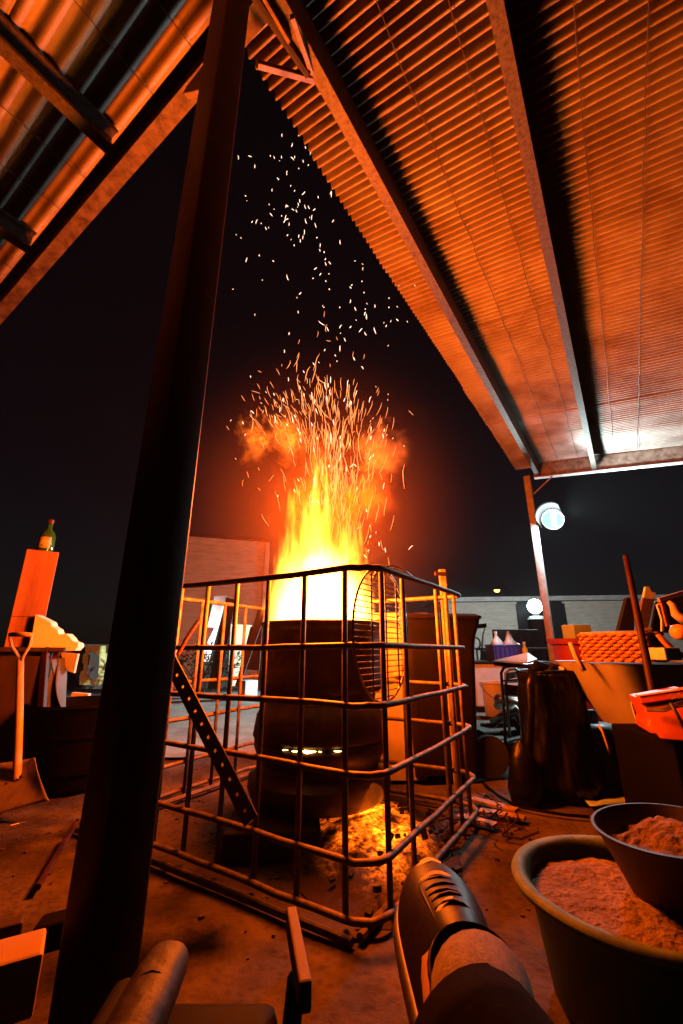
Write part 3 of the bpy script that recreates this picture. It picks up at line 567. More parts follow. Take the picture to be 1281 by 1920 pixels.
# ------------------------------------------------------------------ fire: volumes and its light
fire = thing('fire', DC + Vector((0, 0, .82)), 'tall yellow flames and orange fire clouds rising from the drum', 'fire')
def flame_mat(name, prof, strength, col, nscale=3.9, warp=.80, edge=.23, hole=0.50, flat=False):
    m = bpy.data.materials.new(name); m.use_nodes = True; nt = m.node_tree; N = nt.nodes; L = nt.links
    N.remove(N['Principled BSDF'])
    tc = N.new('ShaderNodeTexCoord'); oi = N.new('ShaderNodeObjectInfo')
    off = N.new('ShaderNodeMath'); off.operation = 'MULTIPLY'; off.inputs[1].default_value = 37; L.new(oi.outputs['Random'], off.inputs[0])
    mp = N.new('ShaderNodeMapping'); mp.inputs['Scale'].default_value = (1, 1, 1.0 if flat else .62); L.new(tc.outputs['Object'], mp.inputs[0])
    n1 = N.new('ShaderNodeTexNoise'); n1.noise_dimensions = '4D'; n1.inputs['Scale'].default_value = nscale; n1.inputs['Detail'].default_value = 2
    L.new(mp.outputs[0], n1.inputs['Vector']); L.new(off.outputs[0], n1.inputs['W'])
    sub = N.new('ShaderNodeVectorMath'); sub.operation = 'SUBTRACT'; sub.inputs[1].default_value = (.5, .5, .5); L.new(n1.outputs['Color'], sub.inputs[0])
    sep0 = N.new('ShaderNodeSeparateXYZ'); L.new(tc.outputs['Object'], sep0.inputs[0])
    wz = N.new('ShaderNodeMapRange'); wz.inputs[1].default_value = 0; wz.inputs[2].default_value = .6; wz.inputs[3].default_value = warp * (1 if flat else .45); wz.inputs[4].default_value = warp * 2; wz.clamp = True
    L.new(sep0.outputs[2], wz.inputs[0])
    sc_ = N.new('ShaderNodeVectorMath'); sc_.operation = 'SCALE'; L.new(sub.outputs[0], sc_.inputs[0]); L.new(wz.outputs[0], sc_.inputs['Scale'])
    ad = N.new('ShaderNodeVectorMath'); ad.operation = 'ADD'; L.new(tc.outputs['Object'], ad.inputs[0]); L.new(sc_.outputs[0], ad.inputs[1])
    sep = N.new('ShaderNodeSeparateXYZ'); L.new(ad.outputs[0], sep.inputs[0])
    if flat:     # a drifting cloud: round falloff
        ln = N.new('ShaderNodeVectorMath'); ln.operation = 'LENGTH'; L.new(ad.outputs[0], ln.inputs[0]); rad = ln.outputs['Value']; Rv = None
    else:
        cx = N.new('ShaderNodeCombineXYZ'); L.new(sep.outputs[0], cx.inputs[0]); L.new(sep.outputs[1], cx.inputs[1])
        ln = N.new('ShaderNodeVectorMath'); ln.operation = 'LENGTH'; L.new(cx.outputs[0], ln.inputs[0]); rad = ln.outputs['Value']
        cr = N.new('ShaderNodeValToRGB'); e = cr.color_ramp.elements
        e[0].position = prof[0][0]; e[0].color = (prof[0][1],) * 3 + (1,); e[1].position = prof[-1][0]; e[1].color = (prof[-1][1],) * 3 + (1,)
        for (z, r) in prof[1:-1]:
            q = e.new(z); q.color = (r, r, r, 1)
        L.new(sep.outputs[2], cr.inputs[0]); Rv = cr.outputs[0]
    df = N.new('ShaderNodeMath'); df.operation = 'SUBTRACT'
    if Rv: L.new(Rv, df.inputs[0])
    else: df.inputs[0].default_value = .82
    L.new(rad, df.inputs[1])
    dv = N.new('ShaderNodeMath'); dv.operation = 'DIVIDE'; dv.inputs[1].default_value = edge; dv.use_clamp = True; L.new(df.outputs[0], dv.inputs[0])
    pw = N.new('ShaderNodeMath'); pw.operation = 'POWER'; pw.inputs[1].default_value = 2.0; L.new(dv.outputs[0], pw.inputs[0])
    n2 = N.new('ShaderNodeTexNoise'); n2.noise_dimensions = '4D'; n2.inputs['Scale'].default_value = nscale * 1.6; n2.inputs['Detail'].default_value = 3; n2.inputs['Distortion'].default_value = .8
    mp2 = N.new('ShaderNodeMapping'); mp2.inputs['Scale'].default_value = (1, 1, 1.0 if flat else .35); L.new(ad.outputs[0], mp2.inputs[0])
    L.new(mp2.outputs[0], n2.inputs['Vector']); L.new(off.outputs[0], n2.inputs['W'])
    r2 = N.new('ShaderNodeMapRange'); r2.inputs[1].default_value = hole - .10; r2.inputs[2].default_value = hole + .17; r2.inputs[3].default_value = .04; L.new(n2.outputs[0], r2.inputs[0])
    mu = N.new('ShaderNodeMath'); mu.operation = 'MULTIPLY'; L.new(pw.outputs[0], mu.inputs[0]); L.new(r2.outputs[0], mu.inputs[1])
    ms = N.new('ShaderNodeMath'); ms.operation = 'MULTIPLY'; ms.inputs[1].default_value = strength; L.new(mu.outputs[0], ms.inputs[0])
    ev = N.new('ShaderNodeEmission'); ev.inputs[0].default_value = (*col, 1); L.new(ms.outputs[0], ev.inputs[1])
    L.new(ev.outputs[0], N['Material Output'].inputs['Volume'])
    m.cycles.volume_sampling = 'DISTANCE' if False else 'MULTIPLE_IMPORTANCE'
    m.cycles.emission_sampling = 'NONE' if hasattr(m.cycles, 'emission_sampling') else 'NONE'
    return m
FC = (1.0, .235, .018)
flm = flame_mat('flame_gas', [(0, .85), (.12, 1.0), (.3, .85), (.5, .56), (.7, .36), (.88, .22), (1.0, 0)], 80, FC)
flm_base = flame_mat('flame_gas_base', [(0, .97), (.35, .86), (.7, .55), (1.0, 0)], 120, (1.0, .32, .04), hole=.40, warp=.36)
puff = flame_mat('burning_gas_cloud', None, 75, (1.0, .15, .010), nscale=2.6, warp=1.5, edge=.70, hole=.55, flat=True)
def unitbox(zlo=0.0):
    m = MB(); m.lathe([(0, zlo), (1.12, zlo), (1.12, 1), (0, 1)], (0, 0, 0), 16) if zlo == 0 else m.lathe([(0, -1), (.6, -.9), (1.0, -.5), (1.1, 0), (1.0, .5), (.6, .9), (0, 1)], (0, 0, 0), 16)
    return m
def vol(name, mt, loc, scl, ball=False, parent=fire):
    o = unitbox(-1 if ball else 0.0).build(name, mt, parent)
    for v in o.data.vertices: v.co += wloc(parent)
    o.location = Vector(loc); o.scale = scl; return o
vol('flame', flm, (-.05, 0, .02), (.225, .225, .96))
vol('flame', flm, (.135, .03, .02), (.175, .175, .64))
vol('flame', flm, (-.17, -.02, .02), (.145, .15, .56))
vol('flame_base', flm_base, (0, 0, .0), (.31, .31, .50))
def rel(px, py, Y): return at(px, py, Y) - wloc(fire)
vol('burning_cloud', puff, rel(482, 825, 2.2), (.16, .14, .19), True)
vol('burning_cloud', puff, rel(548, 822, 2.2), (.20, .16, .21), True)
vol('burning_cloud', puff, rel(600, 870, 2.2), (.13, .12, .24), True)
# smoke drifting off to the right, lit by the fire
def smoke_mat(name, dens, col):
    m = flame_mat(name, None, dens, col, nscale=2.2, warp=1.1, edge=.75, hole=.44, flat=True); N = m.node_tree.nodes; L = m.node_tree.links
    ev = [n for n in N if n.type == 'EMISSION'][0]; src = ev.inputs[1].links[0].from_socket; N.remove(ev)
    v = N.new('ShaderNodeVolumePrincipled'); v.inputs['Color'].default_value = (*col, 1); L.new(src, v.inputs['Density'])
    L.new(v.outputs[0], N['Material Output'].inputs['Volume']); return m
smk = smoke_mat('thin_smoke', 9, (.72, .58, .52)); smk2 = smoke_mat('rising_smoke', 2.0, (.80, .45, .38))
sm = thing('smoke', at(700, 900, 2.3), 'puffs of red brown smoke drifting right of the flames', 'smoke'); tag(sm, kind='stuff')
def srel(px, py, Y): return at(px, py, Y) - wloc(sm)
vol('puff', smk, srel(712, 848, 2.35), (.24, .20, .23), True, sm)
vol('puff', smk2, srel(700, 928, 2.3), (.21, .18, .23), True, sm)
def veil_mat():
    m = bpy.data.materials.new('fire_lit_smoke'); m.use_nodes = True; nt = m.node_tree; N = nt.nodes; L = nt.links; N.remove(N['Principled BSDF'])
    tc = N.new('ShaderNodeTexCoord'); ln = N.new('ShaderNodeVectorMath'); ln.operation = 'LENGTH'; L.new(tc.outputs['Object'], ln.inputs[0])
    mr = N.new('ShaderNodeMapRange'); mr.interpolation_type = 'SMOOTHERSTEP'; mr.inputs[1].default_value = .98; mr.inputs[2].default_value = 0.05; mr.inputs[3].default_value = 0; mr.inputs[4].default_value = .042; L.new(ln.outputs['Value'], mr.inputs[0])
    v = N.new('ShaderNodeVolumePrincipled'); v.inputs['Color'].default_value = (.84, .52, .40, 1); L.new(mr.outputs[0], v.inputs['Density'])
    L.new(v.outputs[0], N['Material Output'].inputs['Volume']); return m
vol('veil', veil_mat(), srel(600, 960, 2.25), (1.05, 1.05, 1.05), True, sm)
fire_lamp = lamp_point('fire_light', DC + Vector((.0, 0, 1.46)), 540, FIRE_COL, .20)
fire_lamp2 = lamp_point('fire_light', DC + Vector((-.02, 0, 1.06)), 110, FIRE_COL, .14)
ember_lamp = lamp_point('ember_light', EC + Vector((.0, -.02, .14)), .6, (1, .16, .01), .07)

# ------------------------------------------------------------------ sparks
hot = emat('white_hot_spark', (1.0, .62, .42), 2.6); warm = emat('orange_spark', (1.0, .30, .08), 2.4)
def spark_mesh(name, L, r, m_):
    bend = L * .07 if L > .03 else 0
    b = MB(); b.tube([(-bend, 0, -L / 2), (0, 0, -L / 5), (bend * .3, 0, L / 5), (-bend * .6, bend, L / 2)], [r * .35, r, r, r * .3], 6)
    me = bpy.data.meshes.new(name); me.from_pydata(b.v, [], b.f); me.materials.append(m_); return me
SM = [spark_mesh('spark', L, r, hot) for L, r in ((.010, .0030), (.022, .0026), (.034, .0024), (.048, .0023))]
SMW = [spark_mesh('spark', L, r, warm) for L, r in ((.030, .0022), (.055, .0019), (.085, .0017), (.12, .0016))]
sparks = []
def spark(px, py, tx, ty, k, w=False):
    Y = 2.2 + rnd.gauss(0, .10); p = at(px, py, Y); q = at(px + tx, py + ty, Y) - p; q.y += rnd.uniform(-.3, .3) * q.length
    sparks.append((p, q.normalized(), k, w))
# sparse drifting column: traced as a centre line with a spread
cl = [(600, 700, 45), (612, 660, 45), (622, 600, 50), (650, 560, 60), (640, 520, 55), (600, 480, 60), (570, 440, 70), (545, 400, 65), (545, 350, 50), (535, 300, 35), (525, 250, 18)]
for _ in range(150):
    t = rnd.random() ** .9 * (len(cl) - 1); i = min(int(t), len(cl) - 2); f = t - i
    x = cl[i][0] * (1 - f) + cl[i + 1][0] * f; y = cl[i][1] * (1 - f) + cl[i + 1][1] * f; s = cl[i][2] * (1 - f) + cl[i + 1][2] * f
    a = rnd.gauss(0, .45); spark(x + rnd.gauss(0, s), y + rnd.gauss(0, 14), math.sin(a) * 10, -math.cos(a) * 10, rnd.choice((0, 0, 1, 1, 2, 2, 3)), y > 600 and rnd.random() < (y - 580) / 170)
for (x, y) in ((463, 376), (443, 440), (452, 446), (437, 542), (492, 525), (478, 590), (470, 706), (433, 788), (728, 648), (764, 603), (758, 836), (720, 605), (745, 575), (696, 363), (778, 535), (442, 860), (460, 815), (668, 600), (705, 725), (640, 372), (680, 495), (733, 602)):
    a = rnd.gauss(0, .7); spark(x, y, math.sin(a) * 10, -math.cos(a) * 10, rnd.choice((0, 0, 1)))
# the burst above the flames: a fan opening upwards
for _ in range(105):       # left lobe curling outwards
    a = rnd.gauss(-.45, .28); x = 525 + rnd.gauss(0, 42); y = 765 + .25 * (x - 525) * -.6 + rnd.gauss(0, 26)
    spark(x, y, math.sin(a) * 10, -math.cos(a) * 10, rnd.choice((0, 1, 1, 2)), rnd.random() > .30)
for _ in range(185):       # tall middle of the burst
    y = 712 + 250 * rnd.random() ** 1.1; x = 622 + rnd.gauss(0, 36) * (1.15 - (y - 712) / 520); a = (x - 622) / 260 + rnd.gauss(0, .13)
    spark(x, y, math.sin(a) * 10, -math.cos(a) * 10, rnd.choice((1, 2, 2, 3, 3)), rnd.random() > (.30 if y < 770 else .10))
for _ in range(52):        # right side
    a = rnd.gauss(.22, .35); spark(700 + rnd.gauss(0, 27), 815 + rnd.gauss(0, 65), math.sin(a) * 10, -math.cos(a) * 10, rnd.choice((0, 1, 2)), rnd.random() > .35)
for _ in range(24):
    spark(560 + rnd.gauss(0, 60), 905 + rnd.gauss(0, 25), rnd.gauss(0, 6), -8, rnd.choice((0, 1)), rnd.random() > .35)
for _ in range(55):
    spark(640 + rnd.gauss(0, 35), 880 + rnd.gauss(0, 55), rnd.gauss(0, 2), -10, rnd.randint(1, 3), True)
for _ in range(22):
    spark(690 + rnd.gauss(0, 22), 1020 + rnd.gauss(0, 40), rnd.gauss(0, 5), -8, rnd.randint(0, 1), rnd.random() > .4)
def spark_obj(p, q, k, w_, scl):
    o = bpy.data.objects.new('spark', (SMW if w_ else SM)[k]); C.objects.link(o); o.location = p
    o.rotation_mode = 'QUATERNION'; o.rotation_quaternion = Vector((0, 0, 1)).rotation_difference(q) @ Quaternion((0, 0, 1), rnd.random() * 6.28); o.scale = (1, 1, scl)
    tag(o, 'glowing orange spark streaking up out of the flames' if w_ else 'tiny white hot spark drifting in the dark air over the fire', 'spark', 'orange sparks rising from the fire' if w_ else 'white sparks drifting above the fire')
order = sorted(range(len(sparks)), key=lambda i: (sparks[i][3], -sparks[i][2]))
kept = set([i for i in order if not sparks[i][3]][:190] + [i for i in order if sparks[i][3]][:105])
for _ in range(170):
    y = 735 + 270 * rnd.random(); x = 622 + rnd.gauss(0, 40); a = (x - 622) / 320 + rnd.gauss(0, .10); n0_ = len(sparks)
    spark(x, y, math.sin(a) * 10, -math.cos(a) * 10, rnd.choice((2, 3, 3)), True)
rest = MB(); restw = MB()
for i, (p, q, k, w_) in enumerate(sparks):
    s = rnd.uniform(.75, 1.3)
    if i in kept: spark_obj(p, q, k, w_, s)
    else:
        L = (.030, .050, .075, .10)[k] * s if w_ else (.012, .024, .034, .046)[k] * s
        bd = Vector((rnd.uniform(-1, 1), rnd.uniform(-1, 1), 0)) * L * .06; rr = .0012 if w_ else .0016
        (restw if w_ else rest).tube([p - q * L / 2 - bd, p - q * L / 5, p + q * L / 5 + bd * .4, p + q * L / 2 - bd * .6], [rr * .4, rr, rr, rr * .4], 5)
if rest.v: tag(rest.build('small_sparks', hot), 'smallest white sparks scattered through the spark cloud', 'sparks', kind='stuff')
if restw.v: tag(restw.build('small_orange_sparks', warm), 'thin orange sparks packed in the burst above the flames', 'sparks', kind='stuff')

# ------------------------------------------------------------------ the cage round the drum
CC = Vector((.094, 1.40, 0)); CU = Vector((math.sin(math.radians(32)), math.cos(math.radians(32)), 0)); CW = Vector((-CU.y, CU.x, 0))
UL, WL = 1.06, 1.40
cg = thing('wire_cage', CC + CU * UL / 2 + CW * WL / 2, 'square steel tube cage standing round the burning drum', 'cage')
def CP(s, t, z): return CC + CU * s + CW * t + Vector((0, 0, z))
def ring_pts(z, r=.10):
    pts = []
    for (cs, ct, a0) in ((r, r, 180), (UL - r, r, 270), (UL - r, WL - r, 0), (r, WL - r, 90)):
        for k in range(7):
            a = math.radians(a0 + 15 * k); pts.append(CP(cs + r * math.cos(a), ct + r * math.sin(a), z))
    # fill the straights so that they can wander a little
    out = []
    for i, p in enumerate(pts):
        q = pts[(i + 1) % len(pts)]; n = max(1, int((q - p).length / .12))
        for k in range(n): out.append(p.lerp(q, k / n))
    return out
RZ = [EYE + .263, EYE + .004, EYE - .176, EYE - .362, EYE - .575, .030]
for i, z in enumerate(RZ):
    pts = [p + Vector((rnd.uniform(-.002, .002), rnd.uniform(-.002, .002), rnd.uniform(-.002, .002) + .004 * math.sin(p.x * 5 + i))) for p in ring_pts(z)]
    MB().tube(pts, .0105 if i else .012, 8, closed=True).build('rail', cage_m, cg, smooth=True)
def upright(s, t, inn, r=.0135):
    p = CP(s, t, 0) + inn * .020
    MB().tube([p + Vector((0, 0, .02)), p + Vector((rnd.uniform(-.003, .003), 0, .5)), p + Vector((0, 0, RZ[0] - .002))], r, 8, flat=.7).build('upright', cage_m, cg, smooth=True)
for t in (.11, .285, .46, .63, .805, .98, 1.15, 1.30): upright(0, t, CU)
for s in (.124, .306, .50, .686, .825, .95):
    if s != .50: upright(s, 0, CW)
for s in (.12, .30, .48, .66, .84): upright(s, WL, -CW)
for t in (.14, .36, .58, .80, 1.02, 1.24): upright(UL, t, -CU)
# skid tubes under the cage
for t in (.04, WL - .04):
    MB().tube([CP(-.02, t, .012), CP(UL + .02, t, .012)], .012, 8).build('skid', cage_m, cg)
MB().tube([CP(-.045, .05, .010), CP(-.045, WL + .02, .010)], .011, 8).build('skid', cage_m, cg)

# round barbecue grate hung inside the near right face
gc = CP(.20, .055, EYE + .055); gr = thing('barbecue_grate', gc, 'round wire barbecue grate hanging inside the near corner of the cage', 'grate')
GU = (CU * math.cos(math.radians(2)) + CW * math.sin(math.radians(2))); GR_ = .235
MB().tube([gc + GU * GR_ * math.cos(a) + Vector((0, 0, GR_ * math.sin(a))) for a in [k * math.pi / 24 for k in range(48)]], .0042, 8, closed=True).build('rim', grill_m, gr, smooth=True)
k = -10
for k in range(-11, 12):
    z = k * .0198; hw = math.sqrt(max(0, GR_ ** 2 - z ** 2))
    MB().tube([gc + GU * -hw + Vector((0, 0, z)) + CW * .003, gc + GU * hw + Vector((0, 0, z)) + CW * .003], .0022, 6).build('wire', grill_m, gr)
for x in (-.10, 0.02, .125):
    hh = math.sqrt(GR_ ** 2 - x * x)
    MB().tube([gc + GU * x + Vector((0, 0, -hh)) - CW * .003, gc + GU * x + Vector((0, 0, hh)) - CW * .003], .0032, 6).build('cross_wire', grill_m, gr)
MB().tube([at(700, 1082, 1.55), at(712, 1066, 1.56), at(735, 1061, 1.60), at(757, 1068, 1.64), at(772, 1080, 1.68)], .004, 6).build('handle_hoop', grill_m, gr, smooth=True)

# slotted angle bar and stick leaning on the cage
def slotted(p0, p1, wd, nrm):
    a = (p1 - p0); L = a.length; a.normalize(); nrm = Vector(nrm); nrm = (nrm - a * nrm.dot(a)).normalized(); r = a.cross(nrm)
    m = MB(); n = 60; xs = (-wd / 2, -wd * .09, wd * .09, wd / 2)
    for i in range(n):
        for j in range(3):
            if j == 1 and i % 5 == 1: continue
            c = [p0 + a * L * (i + di) / n + r * xs[j + dj] for di, dj in ((0, 0), (1, 0), (1, 1), (0, 1))]
            m.prism(c, nrm * .004)
    m.prism([p0 - r * wd / 2 + nrm * .0045, p1 - r * wd / 2 + nrm * .0045, p1 - r * wd / 2 + nrm * .045, p0 - r * wd / 2 + nrm * .045], r * -.004)
    return m
tag(slotted(at(318, 1238, 1.66), at(470, 1540, 1.52), .062, (.3, 1, .3)).build('slotted_angle_bar', wire_m), 'dark slotted steel angle bar leaning across the left of the cage', 'angle bar')
tag(MB().tube([at(333, 1228, 1.70), at(350, 1197, 1.73), at(372, 1164, 1.77)], .008, 8).build('rusty_stick', mat('rusty_rod', (.42, .16, .08), (.25, .09, .05), .6, .2, scale=40)), 'short rusty rod poking up beside the dark post at the cage', 'rod')

# ------------------------------------------------------------------ bins behind the cage
cb = thing('cream_bin', at(752, 1470, 2.95), 'tall cream plastic bin standing behind the cage right of the drum', 'bin'); p = Vector((wloc(cb).x, 2.95, 0))
def rect_ring(c, hx, hy, z, r=.04, rz=0.0, seg=5):
    M = Matrix.Rotation(rz, 3, 'Z'); o = []
    for (sx, sy, a0) in ((1, 1, 0), (-1, 1, 90), (-1, -1, 180), (1, -1, 270)):
        for k in range(seg):
            a = math.radians(a0 + 90 * k / (seg - 1)); o.append(Vector(c) + M @ Vector((sx * (hx - r) + r * math.cos(a), sy * (hy - r) + r * math.sin(a), z)))
    return o
ztop = at(752, 1150, 2.78).z
m = MB(); m.loft([rect_ring(p, .15, .15, .01), rect_ring(p, .175, .17, ztop * .75), rect_ring(p, .185, .18, ztop - .06), rect_ring(p, .205, .195, ztop - .055), rect_ring(p, .21, .20, ztop), rect_ring(p, .185, .175, ztop), rect_ring(p, .17, .16, ztop - .1)]); m.build('body', cream_m, cb, smooth=True, auto=35)
m = MB(); m.box(p + Vector((-.01, -.188, ztop * .62)), (.07, .006, .022)); m.build('latch', white_m, cb, bevel=.002)
m = MB(); m.tube([p + Vector((-.13, -.2, ztop - .03)), p + Vector((0, -.225, ztop - .045)), p + Vector((.13, -.2, ztop - .03))], .010, 6); m.build('handle', cream_m, cb, smooth=True)
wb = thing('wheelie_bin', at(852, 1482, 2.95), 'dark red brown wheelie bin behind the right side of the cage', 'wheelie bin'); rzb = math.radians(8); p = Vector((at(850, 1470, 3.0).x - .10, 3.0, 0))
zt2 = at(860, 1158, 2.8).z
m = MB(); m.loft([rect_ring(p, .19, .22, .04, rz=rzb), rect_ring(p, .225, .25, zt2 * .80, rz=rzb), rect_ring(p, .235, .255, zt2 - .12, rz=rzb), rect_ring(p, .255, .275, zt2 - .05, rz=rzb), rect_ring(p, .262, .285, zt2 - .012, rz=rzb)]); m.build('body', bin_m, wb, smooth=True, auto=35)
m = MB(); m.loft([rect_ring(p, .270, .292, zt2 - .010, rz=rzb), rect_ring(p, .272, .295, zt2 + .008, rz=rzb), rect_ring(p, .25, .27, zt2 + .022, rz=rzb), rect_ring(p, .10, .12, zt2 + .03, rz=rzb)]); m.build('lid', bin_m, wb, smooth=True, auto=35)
for s in (-1, 1):
    q = p + Matrix.Rotation(rzb, 3, 'Z') @ Vector((.27, s * .10 - .05, .115)); tl = Matrix.Rotation(rzb, 3, 'Z') @ Matrix.Rotation(math.radians(90), 3, 'Y')
    m = MB(); m.lathe([(0, -.022), (.085, -.022), (.115, -.02), (.118, 0), (.115, .02), (.085, .022), (0, .022)], q + Vector((.02, 0, 0)), 24, tilt=Matrix.Rotation(rzb, 3, 'Z') @ Matrix.Rotation(math.radians(90), 3, 'X')); m.build('wheel', rubber_m, wb, smooth=True, auto=40)
m = MB(); m.tube([p + Matrix.Rotation(rzb, 3, 'Z') @ Vector((.30, y, zt2 - .05)) for y in (-.24, 0, .24)], .014, 8); m.build('handle', bin_m, wb)
stk = MB(); a = CP(UL + .07, .26, 0); pt = at(829, 1068, a.y); pb = at(850, 1480, a.y)
stk.bar(Vector((pt.x, a.y, 0)), Vector((pt.x, a.y, pt.z)), .040, .024, up=(0, 1, 0)); tag(stk.build('timber_stake', wood_pale, bevel=.004), 'pale timber stake rising above the back right corner of the cage', 'stake')
m = MB(); c = at(826, 1076, a.y - .03); m.box(c, (.07, .018, .022), .2); tag(m.build('crosspiece', wood_dark, bevel=.002), 'short dark crosspiece nailed to the top of the timber stake', 'crosspiece')

# ------------------------------------------------------------------ left side: bench, box, bottle, shovel
bx = thing('bench_chest', (-2.2, 2.7, 0), 'dark brown chest high timber bench behind the shovel', 'bench')
ztb = EYE + .005; xr = at(107, 1213, 2.66).x
bz_ = math.radians(30); e1 = Vector((-math.cos(bz_), -math.sin(bz_), 0)); e2 = Vector((-math.sin(bz_), math.cos(bz_), 0)); bc0 = Vector((xr, 2.66, 0)); BLn, BDp = 1.3, .62
def bb(a, d, z): return bc0 + e1 * a + e2 * d + Vector((0, 0, z))
m = MB(); m.box(bb(BLn / 2 + .01, BDp / 2 + .02, ztb / 2 - .013), (BLn - .02, BDp - .04, ztb - .032), bz_); m.build('carcass', wood_dark, bx, bevel=.006)
m = MB(); m.box(bb(BLn / 2 - .02, BDp / 2, ztb - .014), (BLn + .04, BDp + .02, .026), bz_); m.build('top', wood_dark, bx, bevel=.005)
for k in range(4):
    m = MB(); m.box(bb(.16 + .30 * k, .008, ztb / 2 - .02), (.286, .016, ztb - .06), bz_); m.build('front_plank', wood_dark, bx, bevel=.004)
wbx = thing('upright_wooden_box', Vector((at(38, 1190, 2.86).x, 2.9, ztb)), 'upright red brown wooden box on the bench with a green bottle on top', 'box'); p = wloc(wbx)
ht = at(68, 1030, 2.80).z - ztb; wv = .185
m = MB(); m.box(p + Vector((0, 0, ht / 2)), (wv, .15, ht), math.radians(36)); m.build('body', wood_red, wbx, bevel=.004)
m = MB(); m.box(p + Vector((0, 0, ht * .30)), (wv + .004, .154, .004), math.radians(36)); m.build('joint', wood_dark, wbx)
bo = thing('green_bottle', p + Vector((-.005, .02, ht)), 'green glass bottle with an orange label standing on the wooden box', 'bottle'); q = wloc(bo)
gm = glass_green()
m = MB(); m.lathe([(0, 0), (.046, 0), (.050, .01), (.050, .115), (.042, .145), (.022, .165), (.016, .18), (.016, .205), (.019, .207), (.019, .216), (0, .216)], q, 28); m.build('glass', gm, bo, smooth=True, auto=50)
m = MB(); m.lathe([(0, .217), (.020, .217), (.021, .240), (.016, .246), (0, .246)], q, 20); m.build('cap', mat('dark_red_cap', (.12, .02, .015), None, .25, scale=5), bo, smooth=True, auto=40)
m = MB(); m.lathe([(.0508, .03), (.0508, .108)], q, 16, math.radians(250), math.radians(335)); m.build('label_band', label_m, bo, smooth=True, solid=.0006)
# torn foam block
pts = [(66, 1152), (78, 1158), (94, 1166), (97, 1174), (107, 1180), (110, 1190), (124, 1188), (132, 1196), (136, 1202), (146, 1206), (147, 1212), (140, 1220), (124, 1221), (56, 1214)]
m = MB(); m.prism([at(x, y, 2.80 + (x - 56) * .0014) for x, y in pts], (0.0, .07, .0)); tag(m.build('torn_foam_block', foam_m, bevel=.003), 'torn cream foam block lying on the bench right of the wooden box', 'foam')
# things at the end of the bench
m = MB(); m.prism([at(113, 1223, 2.85), at(146, 1226, 2.85), at(138, 1262, 2.85), at(126, 1258, 2.85)], (0, .02, 0)); tag(m.build('ply_offcut', panel_m), 'tan plywood offcut hanging at the end of the bench under the foam', 'offcut')
m = MB(); m.prism([at(92, 1218, 2.83), at(112, 1220, 2.83), at(104, 1236, 2.83), at(97, 1240, 2.83)], (0, .02, 0)); tag(m.build('red_rag', red_m), 'dark red rag at the corner of the bench beside the tan offcut', 'rag')
tag(MB().bar(at(98, 1250, 2.8), at(110, 1228, 2.8), .008, .01).build('steel_strip', grill_m), 'short bright steel strip in front of the red rag', 'strip')
tag(MB().bar(at(78, 1330, 2.62), at(86, 1214, 2.64), .035, .03, up=(0, 1, 0)).build('dark_stake', post_m, bevel=.003), 'dark stake leaning on the corner of the bench', 'stake')
# tarp
def tf(u, v):
    x0 = 92 + 2 * v; xl = at(100 - 22 * v, 1238 + 140 * v, 2.75); xr_ = at(112 + 26 * v - 6 * math.sin(v * 3), 1234 + 110 * v, 2.80)
    pnt = xl.lerp(xr_, u); pnt.y += .05 * math.sin(u * 9 + v * 3) + .03 * math.sin(u * 17); return pnt
tag(MB().grid(tf, 24, 20).build('grey_tarp', tarp_m, smooth=True, solid=.004), 'grey green tarp draped down the end of the bench', 'tarp')
# black half drum with carton on its edge
bd = thing('black_trough', at(150, 1470, 2.6), 'round black tub standing in shadow between the bench and the dark post', 'tub'); p = Vector((at(150, 1400, 2.75).x, 2.75, 0)); zr = at(140, 1328, 2.5).z
m = MB(); m.lathe([(0, .02), (.21, .02), (.25, zr * .5), (.29, zr - .01), (.305, zr), (.30, zr + .012), (.28, zr), (.24, .1), (0, .06)], p, 40); m.build('body', black_m, bd, smooth=True, auto=45)
m = MB(); m.lathe([(.262, zr * .62), (.272, zr * .64), (.268, zr * .68)], p, 40); m.build('band', black_m, bd, smooth=True)
ca = thing('small_carton', at(148, 1320, 3.05), 'small open carton with a dark label behind the black tub', 'carton'); p = at(150, 1310, 3.05)
m = MB(); m.box(p, (.105, .05, .07), rot=Matrix.Rotation(.15, 3, 'Z') @ Matrix.Rotation(.1, 3, 'Y')); m.build('body', mat('pale_card', (.70, .50, .34), (.6, .42, .27), .8, scale=8), ca, bevel=.002)
m = MB(); m.box(p + Vector((.006, -.0262, 0)), (.028, .002, .036), rz=.15); m.build('label_patch', wood_dark, ca)
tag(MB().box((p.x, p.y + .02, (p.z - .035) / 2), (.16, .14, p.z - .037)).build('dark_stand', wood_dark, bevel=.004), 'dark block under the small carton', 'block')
# lime panel with slot hole
lp = thing('slotted_lime_panel', at(172, 1290, 7.0), 'lime yellow panel with a tall rounded slot standing in the yard', 'panel'); p = wloc(lp); 
def lpx(x, y): return at(x, y, 7.0 + (x - 173) * .009)
outer = [(160, 1211), (196, 1211), (195, 1224), (198, 1225), (197, 1243), (192, 1244), (192, 1257), (194, 1258), (192, 1276), (186, 1285), (149, 1284), (149, 1268), (152, 1258), (156, 1258), (157, 1244), (154, 1243), (156, 1226), (160, 1225)]
inner = []
for k in range(len(outer)):
    x, y = outer[k]; cx, cyy = 173, 1250; a = math.atan2(y - cyy, (x - cx) * 1.0)
    # stadium slot
    hx, hy = 12.0, 31.0; r = 11.0; dx, dy = math.cos(a), math.sin(a)
    tt = min(hx / max(abs(dx), 1e-4), hy / max(abs(dy), 1e-4)); ix, iy = dx * tt, dy * tt
    ix = ix * (1 - .25 * max(0, abs(iy) / hy - .7) / .3)
    inner.append((cx + ix + (cyy - (cyy + iy)) * .08, cyy + iy))
m = MB(); n = len(outer); vo = [lpx(*q) for q in outer]; vi = [lpx(*q) for q in inner]; D = Vector((0, .05, 0))
